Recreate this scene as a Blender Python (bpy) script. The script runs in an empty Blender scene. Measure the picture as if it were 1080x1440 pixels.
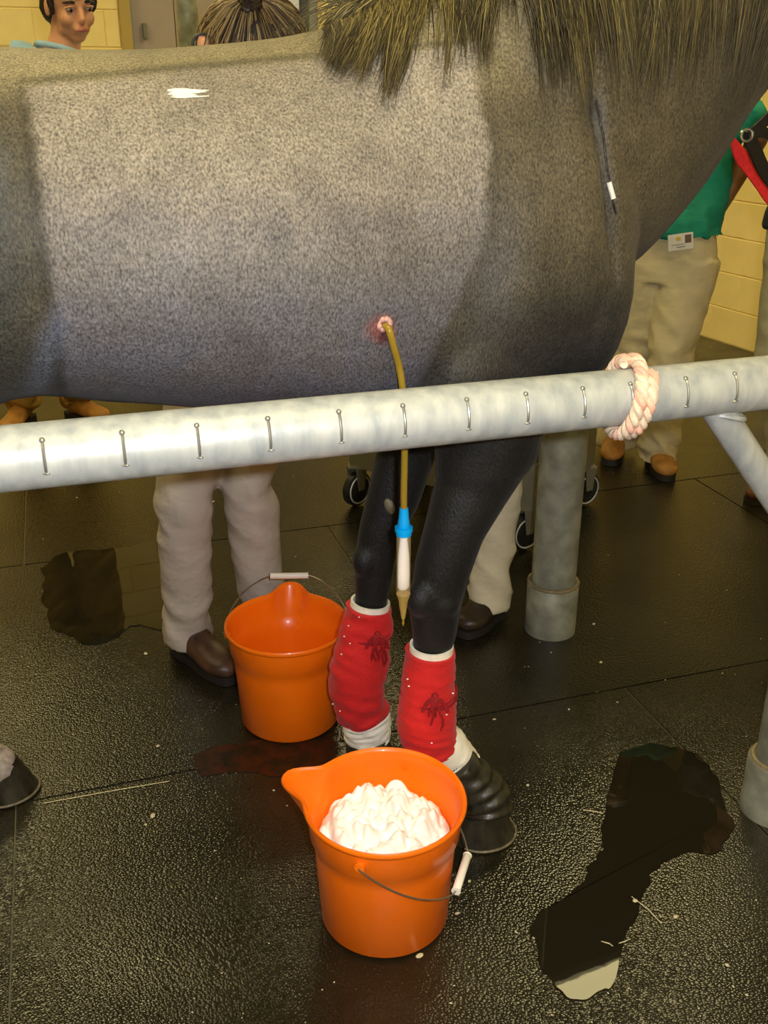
import bpy, bmesh, math, random
import numpy as np
from mathutils import Vector, Matrix, noise
from mathutils.bvhtree import BVHTree
random.seed(4)
C = bpy.data.collections.new('hospital_bay'); bpy.context.scene.collection.children.link(C)
R = math.radians
sc = bpy.context.scene

# ------------------------------------------------------------------ camera, world, lights, exposure
TH = 23.5; FP = 1400.0; CAMH = 1.45
cam = bpy.data.objects.new('camera', bpy.data.cameras.new('camera')); C.objects.link(cam)
cam.location = (0, 0, CAMH); cam.rotation_euler = (R(90-TH), 0, 0)
cam.data.sensor_fit = 'VERTICAL'; cam.data.sensor_height = 36; cam.data.lens = 36*FP/1440
cam.data.clip_start = .05; cam.data.clip_end = 60
sc.camera = cam
w = bpy.data.worlds.new('world'); sc.world = w; w.use_nodes = True
w.node_tree.nodes['Background'].inputs[0].default_value = (1, .84, .50, 1)
w.node_tree.nodes['Background'].inputs[1].default_value = .25
sc.view_settings.view_transform = 'Standard'; sc.view_settings.look = 'None'
sc.view_settings.gamma = 1; sc.view_settings.use_curve_mapping = False
sc.view_settings.exposure = 1.0
fl = bpy.data.lights.new('camera_flash', 'POINT'); fl.energy = 50; fl.color = (.88, .92, 1.0); fl.shadow_soft_size = .018
flo = bpy.data.objects.new('camera_flash', fl); flo.location = (.065, .02, 1.49); C.objects.link(flo)
LIGHT_STRENGTH = 6.6
LIGHT_COL = (1, .84, .40)

# ------------------------------------------------------------------ frames of reference
cT, sT = math.cos(R(TH)), math.sin(R(TH))
HA = R(17.6); cH, sH = math.cos(HA), math.sin(HA)
def H(u, v, h): return Vector((u*cH - v*sH, u*sH + v*cH, h))       # along the rail, across it, up
def ray(px, py):
    cx, cy = (px-540)/FP, (720-py)/FP
    return Vector((cx, cT+cy*sT, -sT+cy*cT))
def P(px, py, v):                                                  # measured point on the vertical plane v
    d = ray(px, py); t = v/(-d.x*sH + d.y*cH); return d*t + Vector((0, 0, CAMH))
def PD(px, py, D):                                                 # measured point at forward distance D
    d = ray(px, py); return d*(D/d.y) + Vector((0, 0, CAMH))
def G0(px, py):                                                    # measured point on the floor
    d = ray(px, py); return d*(CAMH/-d.z) + Vector((0, 0, CAMH))
def uv_of(p): return (p.x*cH + p.y*sH, -p.x*sH + p.y*cH)

# ------------------------------------------------------------------ materials
def mat(name, col, rough=.6, metal=0., nscale=0, namt=0., bump=0., bscale=None, spec=.5, trans=0., ior=1.45, coat=0., col2=None, emit=None, attr=None, sheen=0., stretch=None, alpha=1., bdist=.002, sss=0.):
    m = bpy.data.materials.new(name); m.use_nodes = True
    nt = m.node_tree; b = nt.nodes['Principled BSDF']
    b.inputs['Base Color'].default_value = (*col, 1); b.inputs['Roughness'].default_value = rough
    b.inputs['Metallic'].default_value = metal; b.inputs['Specular IOR Level'].default_value = spec
    b.inputs['Transmission Weight'].default_value = trans; b.inputs['IOR'].default_value = ior
    b.inputs['Coat Weight'].default_value = coat; b.inputs['Coat Roughness'].default_value = .08
    b.inputs['Sheen Weight'].default_value = sheen; b.inputs['Alpha'].default_value = alpha
    if sss: b.inputs['Subsurface Weight'].default_value = sss; b.inputs['Subsurface Scale'].default_value = .01
    if emit: b.inputs['Emission Color'].default_value = (*emit[0], 1); b.inputs['Emission Strength'].default_value = emit[1]
    tc = nt.nodes.new('ShaderNodeTexCoord'); mp = nt.nodes.new('ShaderNodeMapping')
    nt.links.new(tc.outputs['Object'], mp.inputs[0])
    if stretch: mp.inputs['Scale'].default_value = stretch
    base = None
    if attr:
        a = nt.nodes.new('ShaderNodeVertexColor'); a.layer_name = attr; base = a.outputs['Color']
    if nscale:
        n = nt.nodes.new('ShaderNodeTexNoise'); n.inputs['Scale'].default_value = nscale; n.inputs['Detail'].default_value = 4
        nt.links.new(mp.outputs[0], n.inputs['Vector'])
        if col2:
            mx = nt.nodes.new('ShaderNodeMix'); mx.data_type = 'RGBA'
            rp = nt.nodes.new('ShaderNodeMapRange'); rp.inputs[1].default_value = .5-namt; rp.inputs[2].default_value = .5+namt
            nt.links.new(n.outputs['Fac'], rp.inputs[0]); nt.links.new(rp.outputs[0], mx.inputs['Factor'])
            mx.inputs['A'].default_value = (*col, 1); mx.inputs['B'].default_value = (*col2, 1)
            base = mx.outputs['Result']
        else:
            rp = nt.nodes.new('ShaderNodeMapRange'); rp.inputs[1].default_value = .3; rp.inputs[2].default_value = .7
            rp.inputs[3].default_value = 1-namt; rp.inputs[4].default_value = 1+namt
            mx = nt.nodes.new('ShaderNodeMix'); mx.data_type = 'RGBA'; mx.blend_type = 'MULTIPLY'; mx.inputs['Factor'].default_value = 1
            nt.links.new(n.outputs['Fac'], rp.inputs[0]); nt.links.new(rp.outputs[0], mx.inputs['B'])
            if base: nt.links.new(base, mx.inputs['A'])
            else: mx.inputs['A'].default_value = (*col, 1)
            base = mx.outputs['Result']
    if base: nt.links.new(base, b.inputs['Base Color'])
    if bump:
        n2 = nt.nodes.new('ShaderNodeTexNoise'); n2.inputs['Scale'].default_value = bscale or nscale; n2.inputs['Detail'].default_value = 3
        nt.links.new(mp.outputs[0], n2.inputs['Vector'])
        bp = nt.nodes.new('ShaderNodeBump'); bp.inputs['Strength'].default_value = bump; bp.inputs['Distance'].default_value = bdist
        nt.links.new(n2.outputs['Fac'], bp.inputs['Height']); nt.links.new(bp.outputs[0], b.inputs['Normal'])
    return m
M = {}
M['orange'] = mat('orange_plastic', (.98, .180, .003), .34, nscale=9, namt=.06, bump=.05, bscale=40, coat=.15)
M['galv'] = mat('galvanized_steel', (.34, .37, .38), .46, .2, nscale=42, namt=.3, col2=(.70, .70, .63), bump=.25, bscale=60, stretch=(1, 1, .28))
M['pin'] = mat('weld_steel', (.40, .39, .34), .35, .7)
M['galv_post'] = mat('weathered_galvanized_steel', (.20, .205, .16), .5, .3, nscale=16, namt=.14, col2=(.36, .37, .29), bump=.3, bscale=90)
M['rust'] = mat('rusty_rim', (.22, .17, .09), .7, .2, nscale=40, namt=.4)
M['wire'] = mat('steel_wire', (.35, .34, .3), .3, .9)
M['grip'] = mat('white_plastic', (.85, .8, .7), .4)
M['wrap'] = mat('red_bandage', (.60, .010, .010), .8, nscale=260, namt=.12, bump=.22, bscale=320, sheen=.1)
M['string'] = mat('dark_red_string', (.27, .004, .007), .8)
M['pad'] = mat('white_padding', (.85, .80, .66), .9, nscale=60, namt=.08, bump=.4, bscale=90)
M['cotton'] = mat('white_cotton', (.95, .93, .86), .9, bump=.5, bscale=70, nscale=30, namt=.04, sss=.15)
M['hoof'] = mat('dark_hoof', (.022, .020, .013), .38, nscale=40, namt=.7, bump=.7, bscale=40, stretch=(1, 1, .4), coat=.1, bdist=.003)
M['hoofband'] = mat('hoof_edge', (.16, .13, .075), .5, nscale=60, namt=.4)
M['tube'] = mat('amber_tube', (.42, .27, .03), .10, trans=.35, ior=1.4)
M['tip'] = mat('amber_outlet', (.72, .52, .16), .12, trans=.6, ior=1.2)
M['blue'] = mat('cyan_plastic', (.0, .36, .82), .35)
M['clear'] = mat('clear_amber_plastic', (.80, .62, .30), .08, alpha=.22)
M['flutter'] = mat('white_latex', (.98, .92, .92), .35)
M['wound'] = mat('pink_wound', (.30, .085, .065), .5, nscale=120, namt=.6, bump=.4, bscale=150)
M['gran'] = mat('wound_rim', (.55, .30, .25), .4)
M['block'] = mat('yellow_painted_block', (.93, .74, .30), .5, nscale=5, namt=.06, bump=.15, bscale=90)
M['mortar'] = mat('yellow_mortar', (.86, .66, .26), .7)
M['ceiling_dark'] = mat('ceiling_paint', (.13, .11, .075), .8)  # kept dark to dim puddle reflections and bounce light
M['door'] = mat('door_paint', (.40, .33, .29), .45, nscale=4, namt=.05)
M['jamb'] = mat('jamb_paint', (.48, .34, .09), .5)
M['framegrey'] = mat('frame_grey', (.30, .31, .31), .5)
M['dark'] = mat('dark_opening', (.008, .008, .008), .8)  # near-black in place of the unlit rooms beyond the openings
M['steel'] = mat('stainless_steel', (.20, .19, .15), .38, .35, nscale=8, namt=.15)
M['black'] = mat('black_rubber', (.01, .01, .01), .45)
M['black_nylon'] = mat('black_nylon', (.008, .008, .010), .35, nscale=90, namt=.4, bump=.3, bscale=200)
M['rope'] = mat('cotton_rope', (.86, .66, .48), .85, nscale=40, namt=.2, bump=.6, bscale=240)
M['rope2'] = mat('pink_rope_strand', (.88, .50, .36), .85, nscale=40, namt=.2, bump=.6, bscale=240)
M['skinA'] = mat('light_skin', (.62, .30, .15), .5, nscale=20, namt=.1, sss=.1)
M['skinC'] = mat('tan_skin', (.25, .10, .035), .5, nscale=20, namt=.1)
M['hair'] = mat('dark_hair', (.022, .013, .009), .45, nscale=90, namt=.5, bump=.8, bscale=120, stretch=(1, 1, .3), bdist=.006)
M['eye'] = mat('eye_white', (.28, .23, .18), .3); M['iris'] = mat('dark_iris', (.02, .01, .006), .15)
M['lip'] = mat('lips', (.42, .13, .09), .45)
M['khaki_pink'] = mat('greyish_khaki_cloth', (.48, .41, .345), .85, nscale=14, namt=.07, bump=.75, bscale=13, bdist=.014, stretch=(1, 1, 1.5))
M['khaki'] = mat('khaki_cloth', (.64, .54, .30), .85, nscale=14, namt=.08, bump=.75, bscale=13, bdist=.014, stretch=(1, 1, 1.5))
M['khaki_pale'] = mat('pale_khaki_cloth', (.62, .55, .38), .85, nscale=14, namt=.08, bump=.75, bscale=13, bdist=.014, stretch=(1, 1, 1.5))
M['khaki_brown'] = mat('brown_duck_cloth', (.42, .25, .05), .85, nscale=14, namt=.12, bump=.75, bscale=13, bdist=.014, stretch=(1, 1, 1.5))
M['olive'] = mat('olive_cloth', (.36, .33, .20), .85, nscale=14, namt=.1, bump=.75, bscale=13, bdist=.014, stretch=(1, 1, 1.5))
M['green'] = mat('green_cloth', (.005, .215, .13), .8, nscale=14, namt=.12, bump=.75, bscale=13, bdist=.014, stretch=(1, 1, 1.5))
M['skyblue'] = mat('light_blue_cloth', (.34, .52, .62), .85, nscale=14, namt=.1, bump=.75, bscale=13, bdist=.014, stretch=(1, 1, 1.5))
M['maroon'] = mat('maroon_cloth', (.25, .02, .03), .85, nscale=14, namt=.1)
M['shoe_brown'] = mat('brown_leather', (.075, .035, .018), .42, nscale=30, namt=.35, bump=.3, bscale=80)
M['shoe_dark'] = mat('dark_leather', (.035, .022, .012), .4, nscale=30, namt=.35, bump=.3, bscale=80)
M['shoe_tan'] = mat('tan_leather', (.42, .19, .035), .55, nscale=30, namt=.25, bump=.3, bscale=80)
M['shoe_red'] = mat('red_brown_leather', (.15, .05, .022), .45, nscale=30, namt=.3, bump=.3, bscale=80)
M['sole'] = mat('dark_sole', (.02, .016, .012), .6)
M['red_web'] = mat('red_webbing', (.80, .02, .02), .6, nscale=120, namt=.15, bump=.3, bscale=300)
M['paper'] = mat('badge_card', (.75, .72, .62), .3)
M['photo'] = mat('badge_photo', (.16, .10, .08), .3); M['logo'] = mat('badge_print', (.75, .50, .08), .3); M['printgrey'] = mat('badge_grey_print', (.35, .33, .3), .4)
M['specks'] = mat('pale_specks', (.55, .48, .30), .8)
M['bin'] = mat('yellow_plastic', (.62, .50, .16), .5)
M['bedding'] = mat('grey_card', (.4, .38, .32), .7)
M['water'] = mat('puddle_water', (.012, .010, .0055), .018, ior=1.40, bump=.03, bscale=14)
M['redwater'] = mat('reddish_puddle_water', (.05, .014, .006), .16, ior=1.33, nscale=22, namt=.12, col2=(.016, .012, .006), bump=.5, bscale=60)
M['diffuser'] = mat('lamp_diffuser', (.9, .9, .9), .5, emit=(LIGHT_COL, LIGHT_STRENGTH))
M['coat'] = mat('horse_coat', (1, 1, 1), .58, attr='Col', nscale=320, namt=.62, bump=.6, bscale=240, sheen=.05, stretch=(1., 1., .6), spec=.45, bdist=.0025)
M['mane'] = mat('mane_hair', (1, 1, 1), .45, attr='Col', spec=.4)
# second, coarser mottling for the coat
nt = M['coat'].node_tree; bs = nt.nodes['Principled BSDF']; lk = bs.inputs['Base Color'].links[0]; src = lk.from_socket
tc = nt.nodes.new('ShaderNodeTexCoord'); n = nt.nodes.new('ShaderNodeTexNoise'); n.inputs['Scale'].default_value = 34; n.inputs['Detail'].default_value = 5; n.inputs['Roughness'].default_value = .75
nt.links.new(tc.outputs['Object'], n.inputs['Vector'])
rp = nt.nodes.new('ShaderNodeMapRange'); rp.inputs[1].default_value = .35; rp.inputs[2].default_value = .65; rp.inputs[3].default_value = .90; rp.inputs[4].default_value = 1.10
mx = nt.nodes.new('ShaderNodeMix'); mx.data_type = 'RGBA'; mx.blend_type = 'MULTIPLY'; mx.inputs['Factor'].default_value = 1
nt.links.new(n.outputs['Fac'], rp.inputs[0]); nt.links.new(src, mx.inputs['A']); nt.links.new(rp.outputs[0], mx.inputs['B']); nt.links.new(mx.outputs['Result'], bs.inputs['Base Color'])

def floor_material():
    m = bpy.data.materials.new('wet_rubber_mat'); m.use_nodes = True
    nt = m.node_tree; b = nt.nodes['Principled BSDF']; L = nt.links.new
    geo = nt.nodes.new('ShaderNodeNewGeometry')
    def nz(scale, det=3, rough=.5):
        n = nt.nodes.new('ShaderNodeTexNoise'); n.inputs['Scale'].default_value = scale; n.inputs['Detail'].default_value = det; n.inputs['Roughness'].default_value = rough
        L(geo.outputs['Position'], n.inputs['Vector']); return n.outputs['Fac']
    def mr(s, a, b_, c, d):
        r = nt.nodes.new('ShaderNodeMapRange'); [setattr(r.inputs[i], 'default_value', x) for i, x in ((1, a), (2, b_), (3, c), (4, d))]; L(s, r.inputs[0]); return r.outputs[0]
    mx = nt.nodes.new('ShaderNodeMix'); mx.data_type = 'RGBA'
    mx.inputs['A'].default_value = (.008, .007, .0035, 1); mx.inputs['B'].default_value = (.020, .0165, .008, 1)
    L(mr(nz(2.2, 5, .65), .38, .62, 0, 1), mx.inputs['Factor'])
    sp = nt.nodes.new('ShaderNodeMix'); sp.data_type = 'RGBA'; L(mx.outputs['Result'], sp.inputs['A']); sp.inputs['B'].default_value = (.09, .08, .055, 1)
    L(mr(nz(260, 1), .70, .76, 0, .8), sp.inputs['Factor'])
    L(sp.outputs['Result'], b.inputs['Base Color'])
    L(mr(nz(1.3, 4, .6), .38, .62, .12, .26), b.inputs['Roughness'])
    vo = nt.nodes.new('ShaderNodeTexVoronoi'); vo.inputs['Scale'].default_value = 190; L(geo.outputs['Position'], vo.inputs['Vector'])
    bp = nt.nodes.new('ShaderNodeBump'); bp.invert = True; bp.inputs['Strength'].default_value = 1.; bp.inputs['Distance'].default_value = .0008
    L(vo.outputs['Distance'], bp.inputs['Height']); L(bp.outputs[0], b.inputs['Normal'])
    b.inputs['Specular IOR Level'].default_value = .55
    return m
M['mat'] = floor_material()

# ------------------------------------------------------------------ geometry helpers
class Geo:
    def __init__(s): s.v = []; s.f = []
    def add(s, vs, fs):
        o = len(s.v); s.v += [tuple(p) for p in vs]; s.f += [tuple(i+o for i in f) for f in fs]; return s
    def tube(s, path, rad, n=12, side=None, caps=True, closed=False):
        path = [Vector(p) for p in path]; k = len(path)
        if not isinstance(rad, (list, tuple)): rad = [rad]*k
        vs = []; A = None
        for i, p in enumerate(path):
            if closed: t = path[(i+1) % k]-path[i-1]
            else: t = path[min(i+1, k-1)]-path[max(i-1, 0)]
            t.normalize()
            if side is not None:
                A = Vector(side); A = A-t*A.dot(t)
                if A.length < 1e-4: A = t.orthogonal()
            elif A is None: A = t.orthogonal()
            else: A = A-t*A.dot(t)
            A = A.normalized(); B = t.cross(A)
            r = rad[i]; ra, rb = r if isinstance(r, (tuple, list)) else (r, r)
            for j in range(n):
                a = 2*math.pi*j/n
                vs.append(p + A*(ra*math.cos(a)) + B*(rb*math.sin(a)))
        fs = []
        for i in range(k if closed else k-1):
            i2 = (i+1) % k
            for j in range(n):
                j2 = (j+1) % n; fs.append((i*n+j, i*n+j2, i2*n+j2, i2*n+j))
        if caps and not closed:
            fs.append(tuple(range(n-1, -1, -1))); fs.append(tuple((k-1)*n+j for j in range(n)))
        return s.add(vs, fs)
    def ell(s, c, r, rot=None, nu=16, nv=10):
        if not isinstance(r, (tuple, list)): r = (r, r, r)
        rot = rot or Matrix.Identity(3); c = Vector(c); vs = [c+rot@Vector((0, 0, r[2]))]
        for i in range(1, nv):
            ph = math.pi*i/nv
            for j in range(nu):
                a = 2*math.pi*j/nu; vs.append(c+rot@Vector((r[0]*math.sin(ph)*math.cos(a), r[1]*math.sin(ph)*math.sin(a), r[2]*math.cos(ph))))
        vs.append(c+rot@Vector((0, 0, -r[2]))); fs = []; N = len(vs)-1
        for j in range(nu): fs.append((0, 1+j, 1+(j+1) % nu)); fs.append((N, N-nu+(j+1) % nu, N-nu+j))
        for i in range(nv-2):
            for j in range(nu):
                a = 1+i*nu+j; b = 1+i*nu+(j+1) % nu; fs.append((a, a+nu, b+nu, b))
        return s.add(vs, fs)
    def box(s, c, d, rot=None):
        rot = rot or Matrix.Identity(3); c = Vector(c)
        vs = [c+rot@Vector((x*d[0]/2, y*d[1]/2, z*d[2]/2)) for x in (-1, 1) for y in (-1, 1) for z in (-1, 1)]
        return s.add(vs, [(0, 1, 3, 2), (4, 6, 7, 5), (0, 4, 5, 1), (2, 3, 7, 6), (0, 2, 6, 4), (1, 5, 7, 3)])
    def lathe(s, c, prof, n=48, fn=None):
        c = Vector(c); vs = []; k = len(prof)
        for (r, z) in prof:
            for j in range(n):
                a = 2*math.pi*j/n; rr, zz = (fn(r, z, a) if fn else (r, z)); vs.append(c+Vector((rr*math.cos(a), rr*math.sin(a), zz)))
        fs = [(i*n+j, i*n+(j+1) % n, (i+1)*n+(j+1) % n, (i+1)*n+j) for i in range(k-1) for j in range(n)]
        fs.append(tuple(range(n-1, -1, -1))); fs.append(tuple((k-1)*n+j for j in range(n)))
        return s.add(vs, fs)

def mesh_of(g, name, off=Vector((0, 0, 0))):
    me = bpy.data.meshes.new(name)
    me.from_pydata([(x-off.x, y-off.y, z-off.z) for x, y, z in g.v], [], g.f); me.update(); return me
def shade(me, ang=None):
    me.polygons.foreach_set('use_smooth', [True]*len(me.polygons))
    if ang:
        bm = bmesh.new(); bm.from_mesh(me)
        for e in bm.edges:
            if len(e.link_faces) == 2 and e.calc_face_angle(0) > R(ang): e.smooth = False
        bm.to_mesh(me); bm.free()
def link(name, me, m, parent=None, label=None, cat=None, group=None, kind=None, loc=None):
    o = bpy.data.objects.new(name, me); C.objects.link(o)
    if m is not None and me is not None:
        for x in (m if isinstance(m, list) else [m]): me.materials.append(x)
    if parent: o.parent = parent
    if loc is not None: o.location = loc
    for k, x in (('label', label), ('category', cat), ('group', group), ('kind', kind)):
        if x: o[k] = x
    return o
def root_of(o):
    while o.parent: o = o.parent
    return o
def part(name, g, m, parent, smooth=35, **k):
    off = root_of(parent).location.copy()
    me = g if isinstance(g, bpy.types.Mesh) else mesh_of(g, name, off)
    if isinstance(g, bpy.types.Mesh): me.transform(Matrix.Translation(-off))
    if smooth: shade(me, smooth)
    return link(name, me, m, parent, **k)
def thing(name, label, cat, loc, group=None):
    return link(name, None, None, None, label, cat, group, None, loc)
def solo(name, g, m, label, cat, base, group=None, kind=None, smooth=35):
    base = Vector(base)
    if isinstance(g, bpy.types.Mesh): me = g; me.transform(Matrix.Translation(-base))
    else: me = mesh_of(g, name, base)
    if smooth: shade(me, smooth)
    return link(name, me, m, None, label, cat, group, kind, base)
def struct(name, g, m, smooth=None):
    me = mesh_of(g, name)
    if smooth: shade(me, smooth)
    return link(name, me, m, kind='structure')
def fuse(g, voxel, it=2, name='fused'):
    me = mesh_of(g, name); o = bpy.data.objects.new(name, me); C.objects.link(o)
    bm = bmesh.new(); bm.from_mesh(me); bmesh.ops.recalc_face_normals(bm, faces=bm.faces); bm.to_mesh(me); bm.free()
    r = o.modifiers.new('r', 'REMESH'); r.mode = 'VOXEL'; r.voxel_size = voxel
    s = o.modifiers.new('s', 'SMOOTH'); s.factor = .5; s.iterations = it
    dg = bpy.context.evaluated_depsgraph_get()
    res = bpy.data.meshes.new_from_object(o.evaluated_get(dg)); bpy.data.objects.remove(o); bpy.data.meshes.remove(me)
    return res
def coords(me):
    a = np.empty(len(me.vertices)*3, dtype=np.float32); me.vertices.foreach_get('co', a); return a.reshape(-1, 3)
def normals(me):
    a = np.empty(len(me.vertices)*3, dtype=np.float32); me.vertices.foreach_get('normal', a); return a.reshape(-1, 3)
def displace(me, fn):
    co = coords(me); no = normals(me)
    d = np.array([fn(Vector(p)) for p in co.tolist()], dtype=np.float32)
    co += no*d[:, None]; me.vertices.foreach_set('co', co.ravel()); me.update()
def lerp(a, b, t): return a+(b-a)*t
def spline(pts, n):                                   # Catmull-Rom through points (any-length tuples)
    pts = [tuple(p) for p in pts]; out = []; k = len(pts)
    for i in range(k-1):
        p0, p1, p2, p3 = pts[max(i-1, 0)], pts[i], pts[i+1], pts[min(i+2, k-1)]
        for j in range(n):
            t = j/n; out.append(tuple(.5*((2*b)+(-a+c)*t+(2*a-5*b+4*c-d)*t*t+(-a+3*b-3*c+d)*t**3) for a, b, c, d in zip(p0, p1, p2, p3)))
    out.append(pts[-1]); return out

# ------------------------------------------------------------------ the room
RA = R(24.3); e1 = Vector((math.cos(RA), math.sin(RA), 0)); e2 = Vector((math.sin(RA), -math.cos(RA), 0))
W0 = Vector((-1.93, 6.5, 0)); CEIL = 3.1
def RM(s, t, z): return W0 + e1*s + e2*t + Vector((0, 0, z))
RR = Matrix.Rotation(RA, 3, 'Z')
def slab(name, s0, s1, t0, t1, z0, z1, m, kind=True, parent=None):
    g = Geo(); c = RM((s0+s1)/2, (t0+t1)/2, (z0+z1)/2); g.box(c, (abs(s1-s0), abs(t1-t0), z1-z0), RR)
    return struct(name, g, m)
S0, S1, T1 = -5.5, 3.37, 9.5
SLABF = mat('concrete_slab', (.10, .085, .045), .5, nscale=5, namt=.3)
floor = slab('floor', S0-.3, S1+2.3, -1.7, T1+.3, -.2, -.0035, SLABF)
slab('ceiling', S0-.3, S1+2.3, -1.7, T1+.3, CEIL, CEIL+.1, M['ceiling_dark'])
slab('wall_left', S0-.2, S0, -.2, T1, -.2, CEIL, M['block'])
slab('wall_front', S0-.2, S1+.2, T1, T1+.2, -.2, CEIL, M['block'])
# back wall: mortar core with a doorway, each block its own piece
DA, DB, DH = .42, 1.60, 2.2
wb = slab('wall_back', S0, DA, -.2, .0065, -.012, CEIL, M['mortar'])
slab('wall_back', DB, S1+.2, -.2, .0065, -.012, CEIL, M['mortar']); slab('wall_back', DA, DB, -.2, -.01, DH, CEIL, M['mortar'])
# right wall: runs from the corner toward the camera, broken by an opening
OA, OB = 2.50, 3.6
wr = slab('wall_right', S1-.0065, S1+.2, 0, OA, -.012, CEIL, M['mortar'])
slab('wall_right', S1+.010, S1+.2, OB, T1, -.012, CEIL, M['block']); slab('wall_right', S1+.01, S1+.2, OA, OB, 2.2, CEIL, M['block'])
BL, BH = .406, .203
def block_mesh(L):
    bm = bmesh.new(); bmesh.ops.create_cube(bm, size=1)
    for v in bm.verts: v.co = Vector((v.co.x*(L-.004), v.co.y*.03, v.co.z*(BH-.004)))
    bmesh.ops.bevel(bm, geom=[e for e in bm.edges if all(v.co.y < 0 for v in e.verts)], offset=.004, segments=1, affect='EDGES')
    me = bpy.data.meshes.new('block'); bm.to_mesh(me); bm.free(); me.materials.append(M['block']); return me
blk = {}
def block(L):
    k = round(L, 2)
    if k not in blk: blk[k] = block_mesh(k)
    return blk[k]
def lay(parent, a0, a1, place, ang, zmax, z0=0):
    r = int((zmax-z0)/BH+.01)
    for i in range(r):
        x = a0 - (BL/2 if i % 2 else 0)
        while x < a1-.02:
            l, q = max(x, a0), min(x+BL, a1)
            if q-l > .05:
                o = bpy.data.objects.new('block', block(q-l)); C.objects.link(o); o.parent = parent
                o.location = place((l+q)/2, z0+(i+.5)*BH); o.rotation_euler = (0, 0, ang)
            x += BL
lay(wb, -1.75, DA-.045, lambda a, z: RM(a, -.003, z), RA, CEIL)
lay(wb, DB+.045, S1-.03, lambda a, z: RM(a, -.003, z), RA, 2.9, BH*4)
lay(wr, .03, OA-.03, lambda a, z: RM(S1+.003, a, z), RA-math.pi/2, 2.9)
slab('trim_1', DA-.045, DA+.02, -.16, .025, 0, DH+.05, M['jamb'])
slab('trim_2', DB-.02, DB+.04, -.16, .025, 0, DH+.05, M['framegrey'])
slab('trim_3', DA+.02, DB-.02, -.16, .025, DH, DH+.05, M['framegrey'])
slab('trim_4', S1-.03, S1+.22, OA-.03, OA+.04, 0, 2.25, M['framegrey'])
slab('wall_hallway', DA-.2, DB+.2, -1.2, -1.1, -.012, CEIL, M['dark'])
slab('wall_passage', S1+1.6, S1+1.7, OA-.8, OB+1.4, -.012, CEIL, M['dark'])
# double doors (left leaf with handle, right leaf, dark gap with the closer arm)
d1 = slab('door_1', DA+.025, DA+.30, -.09, -.045, .01, DH-.01, M['door'])
g = Geo(); g.box(RM(DA+.11, -.030, 1.72), (.022, .03, .085), RR); h = link('door_handle', mesh_of(g, 'door_handle'), M['steel'], d1, label='dark grey latch plate')
g = Geo(); g.box(RM(DA+.035, -.040, 1.1), (.012, .02, 2.1), RR); link('edge_strip', mesh_of(g, 'edge_strip'), M['framegrey'], d1)
d2 = slab('door_2', DA+.305, DB-.13, -.09, -.045, .01, DH-.01, M['door'])
g = Geo(); g.box(RM(DB-.16, -.030, 1.68), (.02, .03, .07), RR); link('door_handle', mesh_of(g, 'door_handle'), M['framegrey'], d2)
g = Geo(); g.box(RM(DB-.08, -.07, 1.80), (.12, .02, .02), RR); link('hinge_bar', mesh_of(g, 'hinge_bar'), M['framegrey'], d2)
# ceiling light fixtures
LC = Vector((1.22, 3.72, 0)); k = 0
for (a, b) in ((0, 0), (-2.9, 0), (-2.2, 2.3), (-4.8, 2.3), (0, -2.4), (-2.9, -2.4), (-1.4, 4.7)):
    c = LC + e1*a + e2*b
    t = thing('ceiling_light', {0: 'ceiling light panel mirrored in the large dark puddle', 1: 'ceiling light panel over the dark-haired man at the far wall', 2: 'ceiling light panel straight above the horse back and rail', 3: 'ceiling light panel over the left side of the bay', 4: 'ceiling light panel nearest the back right corner', 5: 'ceiling light panel before the far double doors', 6: 'ceiling light panel behind the camera'}[k], 'ceiling light', c+Vector((0, 0, CEIL-.08)), 'ceiling lights over the bay')
    g = Geo()
    for (dx, dy, lx, ly) in ((0, .32, 1.28, .04), (0, -.32, 1.28, .04), (.62, 0, .04, .60), (-.62, 0, .04, .60)):
        g.box(c+RR@Vector((dx, dy, CEIL-.035)), (lx, ly, .07), RR)
    part('frame', g, M['framegrey'], t, smooth=0)
    g = Geo(); g.box(c+Vector((0, 0, CEIL-.04)), (1.19, .59, .02), RR); part('diffuser', g, M['diffuser'], t, smooth=0); k += 1
# rubber mats, laid parallel to the stocks
MW, ML = 1.222, 1.5
bm = bmesh.new(); bmesh.ops.create_cube(bm, size=1)
for v in bm.verts: v.co = Vector((v.co.x*(ML-.003), v.co.y*(MW-.003), v.co.z*.012))
bmesh.ops.bevel(bm, geom=[e for e in bm.edges if all(v.co.z > 0 for v in e.verts)], offset=.0018, segments=2, affect='EDGES')
mm = bpy.data.meshes.new('rubber_mat'); bm.to_mesh(mm); bm.free(); mm.materials.append(M['mat'])
for j in range(-3, 7):
    for i in range(-5, 6):
        uc = -.24+ML*(i+.5)+(1.02 if j % 2 else 0); vc = 1.9+MW*(j-.5)
        if j == 1: uc += 0
        ok = True
        for du in (-.5, .5):
            for dv in (-.5, .5):
                p = H(uc+du*ML, vc+dv*MW, 0)-W0; s_, t_ = p.dot(e1), p.dot(e2)
                if s_ < S0+.0 or s_ > S1+.0 or t_ < .0 or t_ > T1: ok = False
        if ok:
            o = bpy.data.objects.new('rubber_mat', mm); C.objects.link(o); o.parent = floor; o.location = H(uc, vc, -.006); o.rotation_euler = (0, 0, HA)

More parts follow.
